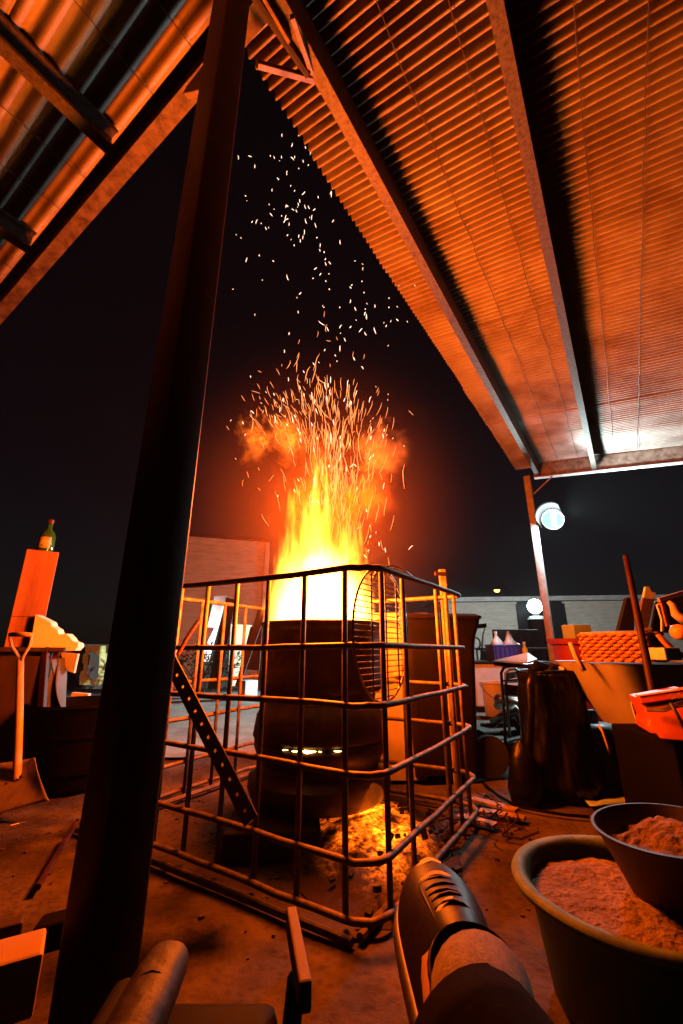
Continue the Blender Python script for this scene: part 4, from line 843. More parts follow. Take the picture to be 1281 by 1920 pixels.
m.add(vo + vi + [v + D for v in vo] + [v + D for v in vi], [(i, (i + 1) % n, n + (i + 1) % n, n + i) for i in range(n)] + [(2 * n + i, 3 * n + i, 3 * n + (i + 1) % n, 2 * n + (i + 1) % n) for i in range(n)] + [(i, 2 * n + i, 2 * n + (i + 1) % n, (i + 1) % n) for i in range(n)] + [(n + i, n + (i + 1) % n, 3 * n + (i + 1) % n, 3 * n + i) for i in range(n)])
m.build('plate', lime_m, lp)
m = MB(); m.prism([at(146, 1208, 7.02), at(206, 1208, 7.5), at(200, 1292, 7.5), at(142, 1292, 7.02)], (0, .04, 0)); m.build('backing', wood_dark, lp)

# shovel
sv = thing('shovel', at(36, 1530, 2.30), 'steel shovel with a D handle standing against the dark bench', 'shovel')
yS = 2.46
top = at(38, 1238, 2.44); bot = at(31, 1478, 2.35)
MB().tube([top, top.lerp(bot, .5) + Vector((0, .004, 0)), bot, at(34, 1492, 2.33)], [.017, .0185, .019, .012], 12).build('shaft', shaft_m, sv, smooth=True)
MB().tube([at(40, 1248, 2.44), at(34, 1230, 2.43), at(22, 1212, 2.43), at(19, 1196, 2.43), at(22, 1190, 2.43)], .0085, 8).build('handle_arm', shaft_m, sv, smooth=True)
MB().tube([at(37, 1248, 2.44), at(44, 1230, 2.43), at(55, 1212, 2.43), at(59, 1198, 2.43), at(58, 1190, 2.43)], .0085, 8).build('handle_arm', shaft_m, sv, smooth=True)
MB().tube([at(18, 1190, 2.43), at(40, 1189, 2.43), at(61, 1191, 2.43)], [.012, .014, .012], 10).build('grip', shaft_m, sv, smooth=True)
blw = at(75, 1424, 2.37) ; bl0 = at(-42, 1440, 2.37)
def bf(u, v):
    # v: 0 at the shoulders to 1 at the cutting edge; u across
    l = at(-40 - 8 * v, 1437 + 108 * v, 2.42 - .19 * v); r = at(74 + 22 * v ** 1.5, 1421 + 80 * v, 2.42 - .19 * v)
    pnt = l.lerp(r, u); pnt += Vector((.1, -1, .25)).normalized() * (.045 * (abs(2 * u - 1) ** 3)) * (1 - .55 * v)
    pnt.z += .010 * math.sin(math.pi * u) * v
    return pnt
m = MB().grid(bf, 20, 14); m.build('blade', shovel_m, sv, smooth=True, solid=.003)
for (px, py) in ((12, 1470), (44, 1469), (38, 1457), (30, 1486)):
    c = at(px, py, 2.335); MB().lathe([(0, .004), (.006, .002), (.008, -.006)], c, 8, tilt=Matrix.Rotation(math.radians(80), 3, 'X')).build('rivet', soot_m, sv)
tag(MB().tube([atz(70, 1664, .012), atz(108, 1600, .03), atz(142, 1545, .05)], .011, 7).build('dark_rod', post_m), 'dark rod lying on the ground between the shovel and the dark post', 'rod')
tag(MB().tube([atz(20, 1548, .008), atz(36, 1544, .008), atz(52, 1541, .008)], .004, 6).build('bright_nail', grill_m), 'bright bit of wire on the ground below the shovel blade', 'wire')

# ------------------------------------------------------------------ right side pile
# black bag covered bin
bg = thing('black_bagged_bin', at(1052, 1510, 2.55), 'bin wrapped in a black plastic bag right of the chair frame', 'bin'); p = Vector((at(1052, 1440, 2.62).x, 2.62, 0)); zt3 = at(1040, 1248, 2.45).z
def bw(a, z): return .05 * math.sin(4 * a + z * 6) + .035 * math.sin(9 * a - z * 14) + .03 * mnoise.noise(Vector((math.cos(a) * 3, math.sin(a) * 3, z * 7)))
bp_ = [(.001, .005), (.18, .005), (.20, .06), (.195, .14), (.185, .22), (.176, .32), (.172, .42), (.170, .50), (.168, zt3 - .09), (.176, zt3 - .05), (.162, zt3 - .03), (.14, zt3 - .05), (.001, zt3 - .08)]
bq = []
for (r0, z0), (r1, z1) in zip(bp_, bp_[1:]):
    for k in range(6): bq.append((r0 + (r1 - r0) * k / 6, z0 + (z1 - z0) * k / 6))
bq.append(bp_[-1])
def crease(a, z):
    v = Vector((math.cos(a) * 2.6, math.sin(a) * 2.6, z * 2.2)); v2 = Vector((math.cos(a) * 7 + z * 5, math.sin(a) * 7 - z * 3, z * 6))
    return .07 * (abs(mnoise.noise(v)) - .25) + .10 * (.16 - abs(mnoise.noise(v2 + Vector((5, 1, 2))))) + .03 * math.sin(9 * a - z * 14)
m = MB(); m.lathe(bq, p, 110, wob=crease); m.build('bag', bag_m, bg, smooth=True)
m = MB(); m.tube([p + Vector((.170 * math.cos(a), .170 * math.sin(a), zt3 - .035 + .006 * math.sin(3 * a))) for a in [k * .2618 for k in range(24)]], .007, 6, closed=True); m.build('rim', bag_m, bg, smooth=True)
m = MB(); m.tube([at(1000, 1256, 2.46), at(994, 1285, 2.45), at(996, 1330, 2.45), at(992, 1390, 2.44), at(990, 1440, 2.43)], [.026, .028, .022, .024, .02], 8); m.build('bag_fold', bag_m, bg, smooth=True)
lump = MB(); q = at(985, 1470, 2.46); lump.lathe([(0, 0.0), (.07, .0), (.085, .06), (.08, .13), (.06, .20), (.035, .26), (0, .29)], Vector((q.x, 2.46, 0)), 24, wob=lambda a, z: .10 * math.sin(3 * a + z * 20)); tag(lump.build('black_bag_lump', bag_m, smooth=True), 'black bag slumped on the ground at the left foot of the bagged bin', 'bag')
scr = [('black_scrap', black_m, (1015, 1240), .05, 'black scrap heaped on the left of the bagged bin top'), ('white_scrap', white_m, (1052, 1240), .03, 'white scrap lying on top of the bagged bin'),
       ('red_tag', red_m, (1005, 1244), .012, 'tiny red tag at the left edge of the bagged bin top'), ('dark_can', dark_m, (1040, 1247), .045, 'dark can lying on the bagged bin top'), ('black_hose_end', black_m, (1070, 1250), .04, 'black hose end on the right of the bagged bin top')]
for nm, mt_, (px, py), s, lab in scr:
    c = at(px, py, 2.55); c.z = zt3 - .05; m = MB()
    m.tube([c + Vector((-s * 1.6, rnd.uniform(-.03, .03), 0)), c + Vector((-s * .5, 0, s * .9)), c + Vector((s * .6, rnd.uniform(-.02, .02), s * .6)), c + Vector((s * 1.7, 0, s * .2))], [s * .3, s * .62, s * .55, s * .2], 8)
    tag(m.build(nm, mt_, smooth=True), lab, nm.split('_')[1])
tag(MB().tube([at(1069, 1205, 2.25), at(1080, 1232, 2.22), at(1096, 1258, 2.2)], [.010, .013, .013], 8).build('tool_handle', pale_post_m, smooth=True), 'short grey handle sticking up between the bagged bin and the wicker basket', 'handle')
# red bin behind
rb = thing('red_bin', at(1074, 1300, 3.6), 'red plastic bin with a wide rim behind the wicker basket', 'bin'); p = Vector((at(1083, 1250, 3.6).x, 3.6, 0)); zt4 = at(1074, 1197, 3.4).z
m = MB(); m.lathe([(0, .01), (.12, .01), (.16, zt4 - .05), (.195, zt4 - .04), (.20, zt4), (.175, zt4), (.15, zt4 - .06), (0, zt4 - .3)], p, 32); m.build('body', red_m, rb, smooth=True, auto=40)
tb = MB(); c = at(1100, 1176, 3.5); tb.box(Vector((p.x + .03, 3.58, zt4 + .055)), (.16, .14, .11), .2); tag(tb.build('teal_box', teal_m, bevel=.004), 'pale teal box standing on the red bin behind the wicker basket', 'box')
# milky tub on a black crate
zt5 = at(1180, 1246, 2.0).z; zb5 = at(1180, 1393, 2.05).z
mt = thing('milky_tub', Vector((1.66, 2.30, zb5)), 'large milky plastic tub under the wicker basket, lit orange on top', 'tub'); p = Vector((1.66, 2.33, 0))
m = MB(); m.loft([rect_ring(p, .20, .16, zb5 + .004, r=.06), rect_ring(p, .27, .21, zb5 + .02, r=.09), rect_ring(p, .31, .25, zb5 + .10, r=.10), rect_ring(p, .405, .33, zt5 - .02, r=.10), rect_ring(p, .42, .345, zt5, r=.10), rect_ring(p, .40, .325, zt5 - .002, r=.10), rect_ring(p, .30, .24, zb5 + .10, r=.09)]); m.build('body', tubw_m, mt, smooth=True, auto=35)
m = MB(); c = at(1205, 1352, 2.0); m.prism([at(1184, 1318, 2.0), at(1192, 1312, 2.0), at(1222, 1336, 1.99), at(1224, 1366, 2.0), at(1198, 1368, 2.02)], (0, .006, 0)); m.build('label_patch', white_m, mt)
tag(MB().box((1.80, 2.38, zb5 / 2), (.62, .40, zb5 - .006)).build('black_crate', black_m, bevel=.01), 'black crate holding up the milky tub', 'crate')
m = MB(); m.lathe([(0, 0), (.145, .0), (.15, .05), (.13, .26), (.10, .30), (0, .30)], Vector((at(1150, 1480, 2.75).x, 2.75, .012)), 28, wob=lambda a, z: .03 * math.sin(3 * a + 10 * z)); tag(m.build('white_sack', white_m, smooth=True), 'white sack standing on the ground under the milky tub', 'sack')
m = MB(); m.lathe([(.152, .03), (.1535, .10)], Vector((at(1150, 1480, 2.75).x, 2.75, .012)), 24, math.radians(215), math.radians(300)); tag(m.build('brown_card', panel_m, solid=.003), 'torn brown card at the foot of the white sack', 'card')
tag(MB().tube([at(1123, 1360, 2.3), at(1131, 1372, 2.3), at(1140, 1398, 2.32), at(1144, 1412, 2.34)], .007, 6).build('yellow_strap', yellow_m, smooth=True), 'thin yellow strap hanging at the left side of the milky tub', 'strap')
tag(MB().box(at(1111, 1347, 2.85), (.05, .04, .10)).build('white_bottle', white_m, bevel=.01), 'small white bottle between the bagged bin and the milky tub', 'bottle')
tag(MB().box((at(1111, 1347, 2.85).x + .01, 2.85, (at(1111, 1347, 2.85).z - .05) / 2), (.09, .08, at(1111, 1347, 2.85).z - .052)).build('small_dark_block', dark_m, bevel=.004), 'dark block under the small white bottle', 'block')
m = MB(); m.grid(lambda u, v: Vector((1.20 + .50 * u + .05 * v, 2.36 + .36 * v + .10 * u, .012 + .014 * mnoise.noise(Vector((u * 6, v * 6, 2))) + .006)), 20, 14); tag(m.build('pale_teal_sheet', teal_m, smooth=True, solid=.003), 'crumpled pale teal sheet on the ground by the bagged bin', 'sheet')

# wicker basket on the tub
by = 2.06; bxl = at(1091, 1182, by).x; bxr = at(1208, 1240, by).x; bz0 = zt5 + .004; bz1 = at(1140, 1184, by).z
wk2 = thing('wicker_basket', Vector((1.45, 2.38, bz0)), 'reddish wicker basket resting on the rim of the milky tub', 'basket')
rows = 8; cols = 13; bh = (bz1 - bz0)
def side(a, b, cols):
    for i in range(cols + 1):
        q = a.lerp(b, i / cols); MB().tube([q + Vector((0, 0, .004)), q + Vector((0, 0, bh - .002))], .0032, 6).build('stake', wicker_m, wk2)
    nrm = (b - a).cross(Vector((0, 0, 1))).normalized()
    for r_ in range(rows):
        pts = []
        for i in range(cols * 4 + 1):
            u = i / (cols * 4); q = a.lerp(b, u); pts.append(q + nrm * .0115 * math.cos(math.pi * (u * cols + r_)) + Vector((0, 0, bh * (r_ + .6) / (rows + .2) + .0015 * math.sin(i * 2.3 + r_ * 1.7))))
        MB().tube(pts, .0088, 6).build('weaver', wicker_m, wk2, smooth=True)
pa = at(1091, 1210, 2.42); pb_ = at(1210, 1210, 2.16); A = Vector((pa.x, pa.y, bz0)); B = Vector((pb_.x, pb_.y, bz0)); bdp = Vector((B.y - A.y, A.x - B.x, 0)).normalized() * -.20; A2 = A + bdp; B2 = B + bdp
side(A, B, cols); side(A, A2, 8); side(B, B2, 8); side(A2, B2, cols)
for z in (.004, bh):
    MB().tube([A + Vector((0, -.006, z)), B + Vector((.004, -.006, z)), B2 + Vector((.004, .006, z)), A2 + Vector((-.004, .006, z))], .0075, 8, closed=True).build('border', wicker_m, wk2, smooth=True)
brz = math.atan2(B.y - A.y, B.x - A.x)
MB().box((A + B2) / 2 + Vector((0, 0, .008)), ((B - A).length - .03, .18, .012), brz).build('base', wicker_m, wk2)
MB().box((A + B2) / 2 + Vector((0, 0, bh * .5 + .006)), ((B - A).length - .05, .16, bh * .8), brz).build('dark_core', soot_m, wk2)  # added dark block imitates the shadow inside the weave

# long dark pole leaning in front of the basket
tag(MB().tube([at(1173, 1042, 2.02), at(1182, 1085, 1.99), at(1205, 1200, 1.93), at(1225, 1300, 1.86), at(1250, 1460, 1.75)], [.012, .014, .016, .017, .018], 10).build('dark_pole', post_m, smooth=True), 'long dark pole leaning up past the wicker basket', 'pole')
# orange crate
oc = thing('orange_crate', at(1250, 1388, 1.62), 'orange red plastic crate with lettering on its dark rim at the right edge', 'crate')
yo = 1.62
def oa(x, y, o=0.0): return at(x, y, yo + o - (x - 1240) * .0014)
fr = [oa(1200, 1311), oa(1300, 1294, +.02), oa(1300, 1391, +.02), oa(1240, 1386), oa(1232, 1376), oa(1221, 1376), oa(1214, 1362), oa(1218, 1350), oa(1211, 1334)]
m = MB(); m.prism(fr, Vector((.06, .16, 0))); m.build('body', orange_m, oc, bevel=.004)
m = MB(); m.prism([oa(1198, 1304, -.012), oa(1305, 1287, +.008), oa(1305, 1305, +.008), oa(1203, 1321, -.012)], Vector((.0, .02, 0))); m.build('rim', red_m, oc, bevel=.004)
m = MB(); m.prism([oa(1198, 1303, -.016), oa(1305, 1287, +.004), oa(1305, 1290, +.004), oa(1198, 1306, -.016)], Vector((0, .02, 0))); m.build('rim_lip', mat('worn_red_lip', (.62, .28, .2), (.5, .18, .12), .5, scale=30), oc)
cu = bpy.data.curves.new('crate_lettering', 'FONT'); cu.body = 'SKUB'; cu.size = .026; cu.extrude = .0006
cuo = bpy.data.objects.new('lettering_source', cu); cu.materials.append(mat('cream_print', (.75, .5, .3), None, .6, scale=20))
to = bpy.data.objects.new('lettering', bpy.data.meshes.new_from_object(cuo)); C.objects.link(to); to.parent = oc; bpy.data.objects.remove(cuo)
tp = oa(1256, 1311, -.016) + Vector((-.004, -.008, 0)); to.location = tp - wloc(oc)
to.rotation_euler = (math.radians(90), math.radians(-9), math.radians(-34))
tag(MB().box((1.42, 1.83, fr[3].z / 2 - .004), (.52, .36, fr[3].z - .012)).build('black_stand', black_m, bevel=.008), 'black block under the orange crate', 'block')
wf = thing('shadow_wire_fork', at(1262, 1320, 1.53), 'added dark wire fork standing in for a shadow on the orange crate', 'fork')  # added wires imitate a tined shadow cast on the crate
for k in range(3):
    MB().tube([oa(1214, 1331 + 1 * k, 0 - .02), oa(1245, 1328 + 3 * k, 0 - .028), oa(1270, 1318 + 4 * k, 0 - .02), oa(1300, 1310 + 5 * k, 0)], .0032, 6).build('shadow_tine', wire_m, wf, smooth=True)
MB().tube([oa(1258, 1318, -.035), oa(1270, 1340, -.03), oa(1284, 1366, -.025)], .006, 7).build('handle', wire_m, wf, smooth=True)

# scrap piled in the tub
def slab(name, m_, px, Y, th, label, cat, bevel=.002): return tag(MB().prism([at(x, y, Y) for x, y in px], Vector((0, th, 0))).build(name, m_, bevel=bevel), label, cat)
slab('dark_wedge_board', dark_m, [(1160, 1182), (1176, 1120), (1190, 1120), (1190, 1182)], 2.45, .03, 'dark wedge of board left of the long pole in the scrap pile', 'board')
slab('white_tipped_board', mat('brown_ply', (.16, .10, .08), (.09, .06, .05), .6, scale=9), [(1195, 1180), (1206, 1122), (1228, 1122), (1216, 1180)], 2.42, .02, 'brown board with a white torn tip in the scrap pile', 'board')
slab('white_torn_tip', white_m, [(1207, 1120), (1211, 1100), (1218, 1100), (1223, 1110), (1231, 1111), (1226, 1124)], 2.41, .016, 'white torn tip of sheet above the brown board', 'sheet')
slab('pink_block', mat('pink_plastic', (.72, .42, .34), None, .5, scale=10), [(1205, 1179), (1224, 1177), (1222, 1186), (1214, 1190), (1207, 1189)], 2.35, .05, 'pale pink block beside the long pole on the pile', 'block')
slab('cream_batten', wood_pale, [(1236, 1121), (1300, 1102), (1302, 1110), (1239, 1129)], 2.2, .02, 'cream timber slat lying across the top of the scrap pile', 'slat')
slab('reddish_leg', wood_red, [(1240, 1130), (1247, 1130), (1258, 1172), (1251, 1175)], 2.22, .03, 'reddish chair leg under the cream slat', 'chair leg')
slab('white_edge_strip', white_m, [(1232, 1134), (1235, 1133), (1246, 1160), (1246, 1184), (1241, 1184), (1241, 1162)], 2.23, .01, 'thin white strip left of the reddish chair leg', 'strip')
slab('dark_back_panel', dark_m, [(1222, 1184), (1232, 1128), (1300, 1112), (1300, 1190)], 2.5, .02, 'dark panel behind the chair leg in the scrap pile', 'panel')
tag(MB().tube([at(1253, 1128, 2.15), at(1262, 1135, 2.14), at(1268, 1152, 2.13), at(1278, 1160, 2.12), at(1296, 1156, 2.12)], [.010, .016, .022, .026, .02], 10).build('grey_curved_pipe', pale_post_m, smooth=True), 'grey curved pipe under the cream slat', 'pipe')
tag(MB().lathe([(0, -.035), (.03, -.03), (.042, 0), (.03, .03), (0, .035)], at(1275, 1185, 2.05), 16).build('orange_round_piece', mat('orange_wood', (.70, .36, .14), (.5, .22, .08), .5, scale=12), smooth=True), 'rounded orange piece at the right edge of the pile', 'scrap')
tag(MB().tube([at(1234, 1190, 2.08), at(1248, 1205, 2.06), at(1264, 1220, 2.04), at(1300, 1240, 2.02)], [.02, .026, .024, .02], 8, flat=.5).build('brown_curved_slat', wood_red, smooth=True), 'brown curved slat running down to the right over the pile', 'slat')
c = at(1245, 1226, 2.05); tag(MB().box(c, (.085, .10, .055), .15).build('grey_teal_box', teal_m, bevel=.006), 'small pale teal box in the tub below the curved slat', 'box')
tag(MB().box((1.72, 2.40, zt5 - .06), (.66, .46, .10)).build('black_rubbish_bag', bag_m, bevel=.02), 'black rubbish bag filling the milky tub under the scrap', 'bag')
tag(MB().tube([at(1215, 1214, 2.2), at(1225, 1196, 2.18), at(1240, 1188, 2.2)], .014, 7).build('black_tube_scrap', black_m, smooth=True), 'black tube scrap above the pale teal box', 'tube')

# ------------------------------------------------------------------ hose and debris on the ground
hp = [atz(905, 1468, .010), atz(935, 1492, .010), atz(970, 1512, .010), atz(1010, 1520, .012), atz(1060, 1528, .012), atz(1105, 1532, .012)]
tag(MB().tube(hp, .0065, 7).build('garden_hose', black_m, smooth=True), 'thin black hose lying on the ground beside the bagged bin', 'hose')
for k, (x0, y0, x1, y1) in enumerate(((885, 1498, 970, 1520), (900, 1520, 985, 1535), (860, 1530, 930, 1548))):
    a, b = atz(x0, y0, .014), atz(x1, y1, .014); tag(MB().bar(a, b, .05, .014).build('pale_lath', wood_pale, bevel=.002), ['pale lath on the ground nearest the wheelie bin', 'pale lath on the ground, middle of three by the hose', 'pale lath on the ground nearest the cage corner'][k], 'lath', 'laths on the ground')
tw = MB()
for k in range(36):
    c = atz(rnd.uniform(850, 960), rnd.uniform(1500, 1570), .01); a = rnd.random() * 6.28; L = rnd.uniform(.05, .16)
    tw.tube([c, c + Vector((L * .5 * math.cos(a), L * .5 * math.sin(a), rnd.uniform(0, .03))), c + Vector((L * math.cos(a + .3), L * math.sin(a + .3), rnd.uniform(-.005, .03)))], rnd.uniform(.002, .005), 5)
tag(tw.build('twigs', wood_dark), 'tangle of dark twigs on the ground at the cage corner', 'twigs', kind='stuff')
gr_ = MB()
for k in range(900):
    x = rnd.uniform(-2.4, 2.2); y = rnd.uniform(.5, 4.5); s = rnd.uniform(.003, .012)
    gr_.box((x, y, gz(x, y) + s * .25), (s, s * rnd.uniform(.6, 1.6), s * .7), rnd.random() * 3)
tag(gr_.build('grit', brick_m), 'loose grit and small stones over the dirt ground', 'grit', kind='stuff')

# ------------------------------------------------------------------ green tub with ash and black bowl
TR = EYE - .52; tc_ = Vector((.67, 1.175, 0)); tr = .255
gt = thing('green_tub', tc_, 'round green plastic tub of ash in the right foreground', 'tub')
m = MB(); m.lathe([(0, .004), (.19, .004), (.20, .012), (.225, TR - .04), (tr - .012, TR - .012), (tr + .008, TR - .006), (tr + .010, TR + .002)], tc_, 72); m.build('body', green_m, gt, smooth=True, auto=50)
m = MB(); m.lathe([(tr + .010, TR + .0025), (tr + .006, TR + .010), (tr - .008, TR + .012), (tr - .022, TR + .006), (tr - .030, TR - .02), (.20, .02), (.18, .012), (0, .012)], tc_, 72); m.build('rim', rim_m, gt, smooth=True)
bo_c = Vector((.775, 1.165, 0)); BZ = EYE - .405
def sandf(u, v):
    a = v * 2 * math.pi; r = u * (tr - .033); x = r * math.cos(a); y = r * math.sin(a)
    z = TR - .030 + .016 * (1 - u) + .012 * mnoise.noise(Vector((x * 9, y * 9, 2))) + .005 * mnoise.noise(Vector((x * 40, y * 40, 7))) + .0025 * mnoise.noise(Vector((x * 110, y * 110, 1)))
    return tc_ + Vector((x, y, z))
tag(MB().grid(sandf, 46, 110).build('ash_fill', sand_m, smooth=True), 'pale ash and sand filling the green tub', 'ash', kind='stuff')
bw_ = thing('black_bowl', bo_c + Vector((0, 0, TR - .03)), 'black bowl of ash sitting on the ash in the green tub', 'bowl')
zb_ = TR - .028; tlt = Matrix.Rotation(math.radians(-4), 3, 'Y')
m = MB(); m.lathe([(0, 0), (.085, 0), (.10, .006), (.150, BZ - zb_ - .008), (.158, BZ - zb_), (.160, BZ - zb_ + .006), (.153, BZ - zb_ + .007), (.145, BZ - zb_ - .01), (.09, .015), (0, .012)], bo_c + Vector((0, 0, zb_)), 64, tilt=tlt); m.build('shell', mat('dull_black_bowl', (.035, .026, .022), (.02, .016, .014), .5, scale=16, bump=.2), bw_, smooth=True, auto=50)
def ashf(u, v):
    a = v * 2 * math.pi; r = u * .136; x = r * math.cos(a); y = r * math.sin(a)
    z = BZ - .036 + .030 * (1 - u ** 2) * (1 + .6 * math.sin(3 * x * 9 + 1)) + .014 * mnoise.noise(Vector((x * 24, y * 24, 5))) + .007 * mnoise.noise(Vector((x * 60, y * 60, 5)))
    return bo_c + tlt @ Vector((x, y, 0)) + Vector((0, 0, z))
tag(MB().grid(ashf, 30, 80).build('bowl_ash', ash_m, smooth=True), 'lumpy reddish ash heaped in the black bowl', 'ash', kind='stuff')

# ------------------------------------------------------------------ the sitter: legs, shoe and chair arm
pe = thing('person', (0, -.15, 0), 'person seated with one leg crossed, in a brown leather shoe and dark trousers', 'person')
def skin_body(name, verts, edges, radii, m_, parent, root, sub=2):
    me = bpy.data.meshes.new(name); off = wloc(parent); me.from_pydata([Vector(v) - off for v in verts], edges, [])
    o = bpy.data.objects.new(name, me); C.objects.link(o); o.parent = parent
    md = o.modifiers.new('skin', 'SKIN'); md.use_smooth_shade = True
    for i, r_ in enumerate(radii):
        q = me.skin_vertices[0].data[i]; q.radius = (r_, r_) if not isinstance(r_, tuple) else r_; q.use_root = (i == root)
    sd = o.modifiers.new('sub', 'SUBSURF'); sd.levels = sub; sd.render_levels = sub
    me.materials.append(m_); WLOC[o.name] = off; return o
E = EYE
ank = Vector((.090, .372, E - .255)); knR = Vector((.19, -.02, E - .29)); hipR = Vector((.11, -.44, E - .33))
knL = Vector((-.14, -.02, E - .28)); ankL = Vector((-.15, .10, .11)); hipL = Vector((-.11, -.44, E - .33)); pel = Vector((0, -.48, E - .31))
skin_body('body', [pel, hipR, hipR.lerp(knR, .5), knR, knR.lerp(ank, .4), ank.lerp(knR, .12), ank, Vector((.105, .54, E - .285)), hipL, hipL.lerp(knL, .5), knL, knL.lerp(ankL, .4), ankL, Vector((-.15, .24, .05))],
          [(0, 1), (1, 2), (2, 3), (3, 4), (4, 5), (5, 6), (6, 7), (0, 8), (8, 9), (9, 10), (10, 11), (11, 12), (12, 13)],
          [.11, .085, .075, .055, .052, .036, .036, .03, .085, .075, .055, .052, .036, .03], skin_m, pe, 0)
cuff = ank.lerp(knR, -.01) + Vector((0, 0, -.002))
def leg(m, pts, rs):
    pts = [Vector(p) for p in pts]; P = []; Q = []
    for i in range(len(pts) - 1):
        for k in range(9):
            f = k / 9; P.append(pts[i].lerp(pts[i + 1], f)); Q.append(rs[i] * (1 - f) + rs[i + 1] * f)
    P.append(pts[-1]); Q.append(rs[-1])
    Q = [r * (1 + (.05 * math.sin(i * 2.3) + .035 * math.sin(i * 4.3)) * min(1, i / 3)) for i, r in enumerate(Q)]
    m.tube([pts[0] + (pts[1] - pts[0]).normalized() * .02] + P, [rs[0] * .90] + Q, 28, cap=False)
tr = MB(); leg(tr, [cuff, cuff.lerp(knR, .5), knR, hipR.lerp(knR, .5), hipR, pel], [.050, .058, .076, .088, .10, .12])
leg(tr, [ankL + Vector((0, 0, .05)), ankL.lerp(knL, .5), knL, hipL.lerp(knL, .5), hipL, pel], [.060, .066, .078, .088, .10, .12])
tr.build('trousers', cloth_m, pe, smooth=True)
# shoe: lofted along its length, toe away from the camera
toe = Vector((.112, .655, E - .290)); heel = Vector((.100, .375, E - .305)); ax = (toe - heel).normalized(); sx = Vector((ax.y, -ax.x, 0)).normalized(); upv = sx.cross(ax)
LT = (toe - heel).length
prof = [  # t, half width, top height, centre shift
    (0.0, .016, .040, 0), (.03, .028, .062, 0), (.12, .035, .076, 0), (.28, .037, .080, 0), (.42, .041, .074, .001), (.56, .046, .064, .002), (.70, .0485, .054, .002), (.80, .048, .049, .001), (.90, .041, .043, -.001), (.96, .030, .036, -.002), (1.0, .014, .026, -.003)]
def shoe_ring(t, hw, top, cs, z0=-.012, n=20):
    o = []
    for k in range(n):
        a = 2 * math.pi * k / n; cx, sz = math.cos(a), math.sin(a)
        x = hw * math.copysign(abs(cx) ** .75, cx); z = (top * max(0, sz) ** .85 if sz > 0 else z0 * abs(sz) ** .5)
        if sz > 0: x *= (1 - .18 * sz)
        o.append(heel + ax * (LT * t) + sx * (x + cs) + upv * z)
    return o
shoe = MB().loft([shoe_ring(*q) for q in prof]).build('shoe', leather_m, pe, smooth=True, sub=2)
sole = MB().loft([[heel + ax * (LT * t) + sx * ((hw + .006) * math.cos(2 * math.pi * k / 20) ** 1.0 + cs) + upv * (-.012 + (.010 if math.sin(2 * math.pi * k / 20) > 0 else -.016) * min(1, 3 * abs(math.sin(2 * math.pi * k / 20)))) for k in range(20)] for (t, hw, top, cs) in prof]).build('sole', sole_m, pe, smooth=True, sub=1)
def stitch(t, w0, w1, bow):
    i = [j for j in range(len(prof) - 1) if prof[j][0] <= t <= prof[j + 1][0]][0]; f = (t - prof[i][0]) / (prof[i + 1][0] - prof[i][0])
    n = 22
    for k in range(n):
        u = w0 + (w1 - w0) * k / (n - 1); tt = t - bow * (u * u)
        i = [j for j in range(len(prof) - 1) if prof[j][0] <= tt <= prof[j + 1][0]][0]; f = (tt - prof[i][0]) / (prof[i + 1][0] - prof[i][0])
        hw = prof[i][1] * (1 - f) + prof[i + 1][1] * f; top = prof[i][2] * (1 - f) + prof[i + 1][2] * f
        sz = math.sqrt(max(0, 1 - (u) ** 2)); q = heel + ax * (LT * tt) + sx * (hw * .80 * u) + upv * (top * sz ** .85 + .0002)
        yield q
for (t, w0, w1, bow) in ((.955, -.45, .45, .10), (.90, -.75, -.1, .1), (.735, -.55, .55, .10), (.42, -.7, .0, .1)):
    sb = MB()
    for q in stitch(t, w0, w1, bow): sb.tube([q - ax * .0035, q + ax * .0035], .0009, 5)
    sb.build('stitching', stitch_m, shoe)
def topz(tt):
    i = [j for j in range(len(prof) - 1) if prof[j][0] <= tt <= prof[j + 1][0]][0]; f = (tt - prof[i][0]) / (prof[i + 1][0] - prof[i][0])
    return prof[i][2] * (1 - f) + prof[i + 1][2] * f
lace_m = mat('dark_lace_cord', (.035, .02, .014), (.018, .01, .008), .8, scale=60)
def on_shoe(t, u):
    i = [j for j in range(len(prof) - 1) if prof[j][0] <= t <= prof[j + 1][0]][0]; f = (t - prof[i][0]) / (prof[i + 1][0] - prof[i][0])
    hw = prof[i][1] * (1 - f) + prof[i + 1][1] * f
    return heel + ax * (LT * t) + sx * (hw * .80 * u) + upv * (topz(t) * math.sqrt(max(0, 1 - u * u)) ** .85 * .995)
for k in range(4):
    t = .42 + .06 * k
    MB().tube([on_shoe(t + .02 * (u + .5) * (1 if k % 2 else -1), u) for u in (-.5, -.25, 0, .25, .5)], .0024, 6).build('lace', lace_m, shoe, smooth=True)
for sgn in (-1, 1):         # edge of the lacing flap
    MB().tube([on_shoe(t, sgn * .58) for t in (.30, .40, .50, .60, .66)], .0022, 6).build('lacing_flap', leather_m, shoe, smooth=True)
MB().tube([on_shoe(.67 + .02 * (1 - u * u), u) for u in (-.58, -.3, 0, .3, .58)], .0020, 6).build('toe_seam', leather_m, shoe, smooth=True)
MB().tube([heel + ax * LT * .20 + upv * .040, heel + ax * LT * .08 + upv * .066, ank.lerp(knR, .02) + Vector((0, 0, .008)), ank.lerp(knR, .14) + Vector((0, 0, .002))], [.030, .036, .037, .037], 24).build('sock', sock_m, pe, smooth=True)
MB().loft([[heel + ax * (LT * .115 + ry * math.sin(a)) + upv * (h + .012 * math.sin(a) * (h - .04) / .04) + sx * (rx * math.cos(a)) for a in [k * math.pi / 14 for k in range(28)]] for rx, ry, h in ((.037, .050, .036), (.036, .046, .052), (.0355, .042, .064), (.037, .042, .071), (.0345, .038, .074), (.031, .034, .062))], cap=False).build('collar', leather_m, shoe, smooth=True)

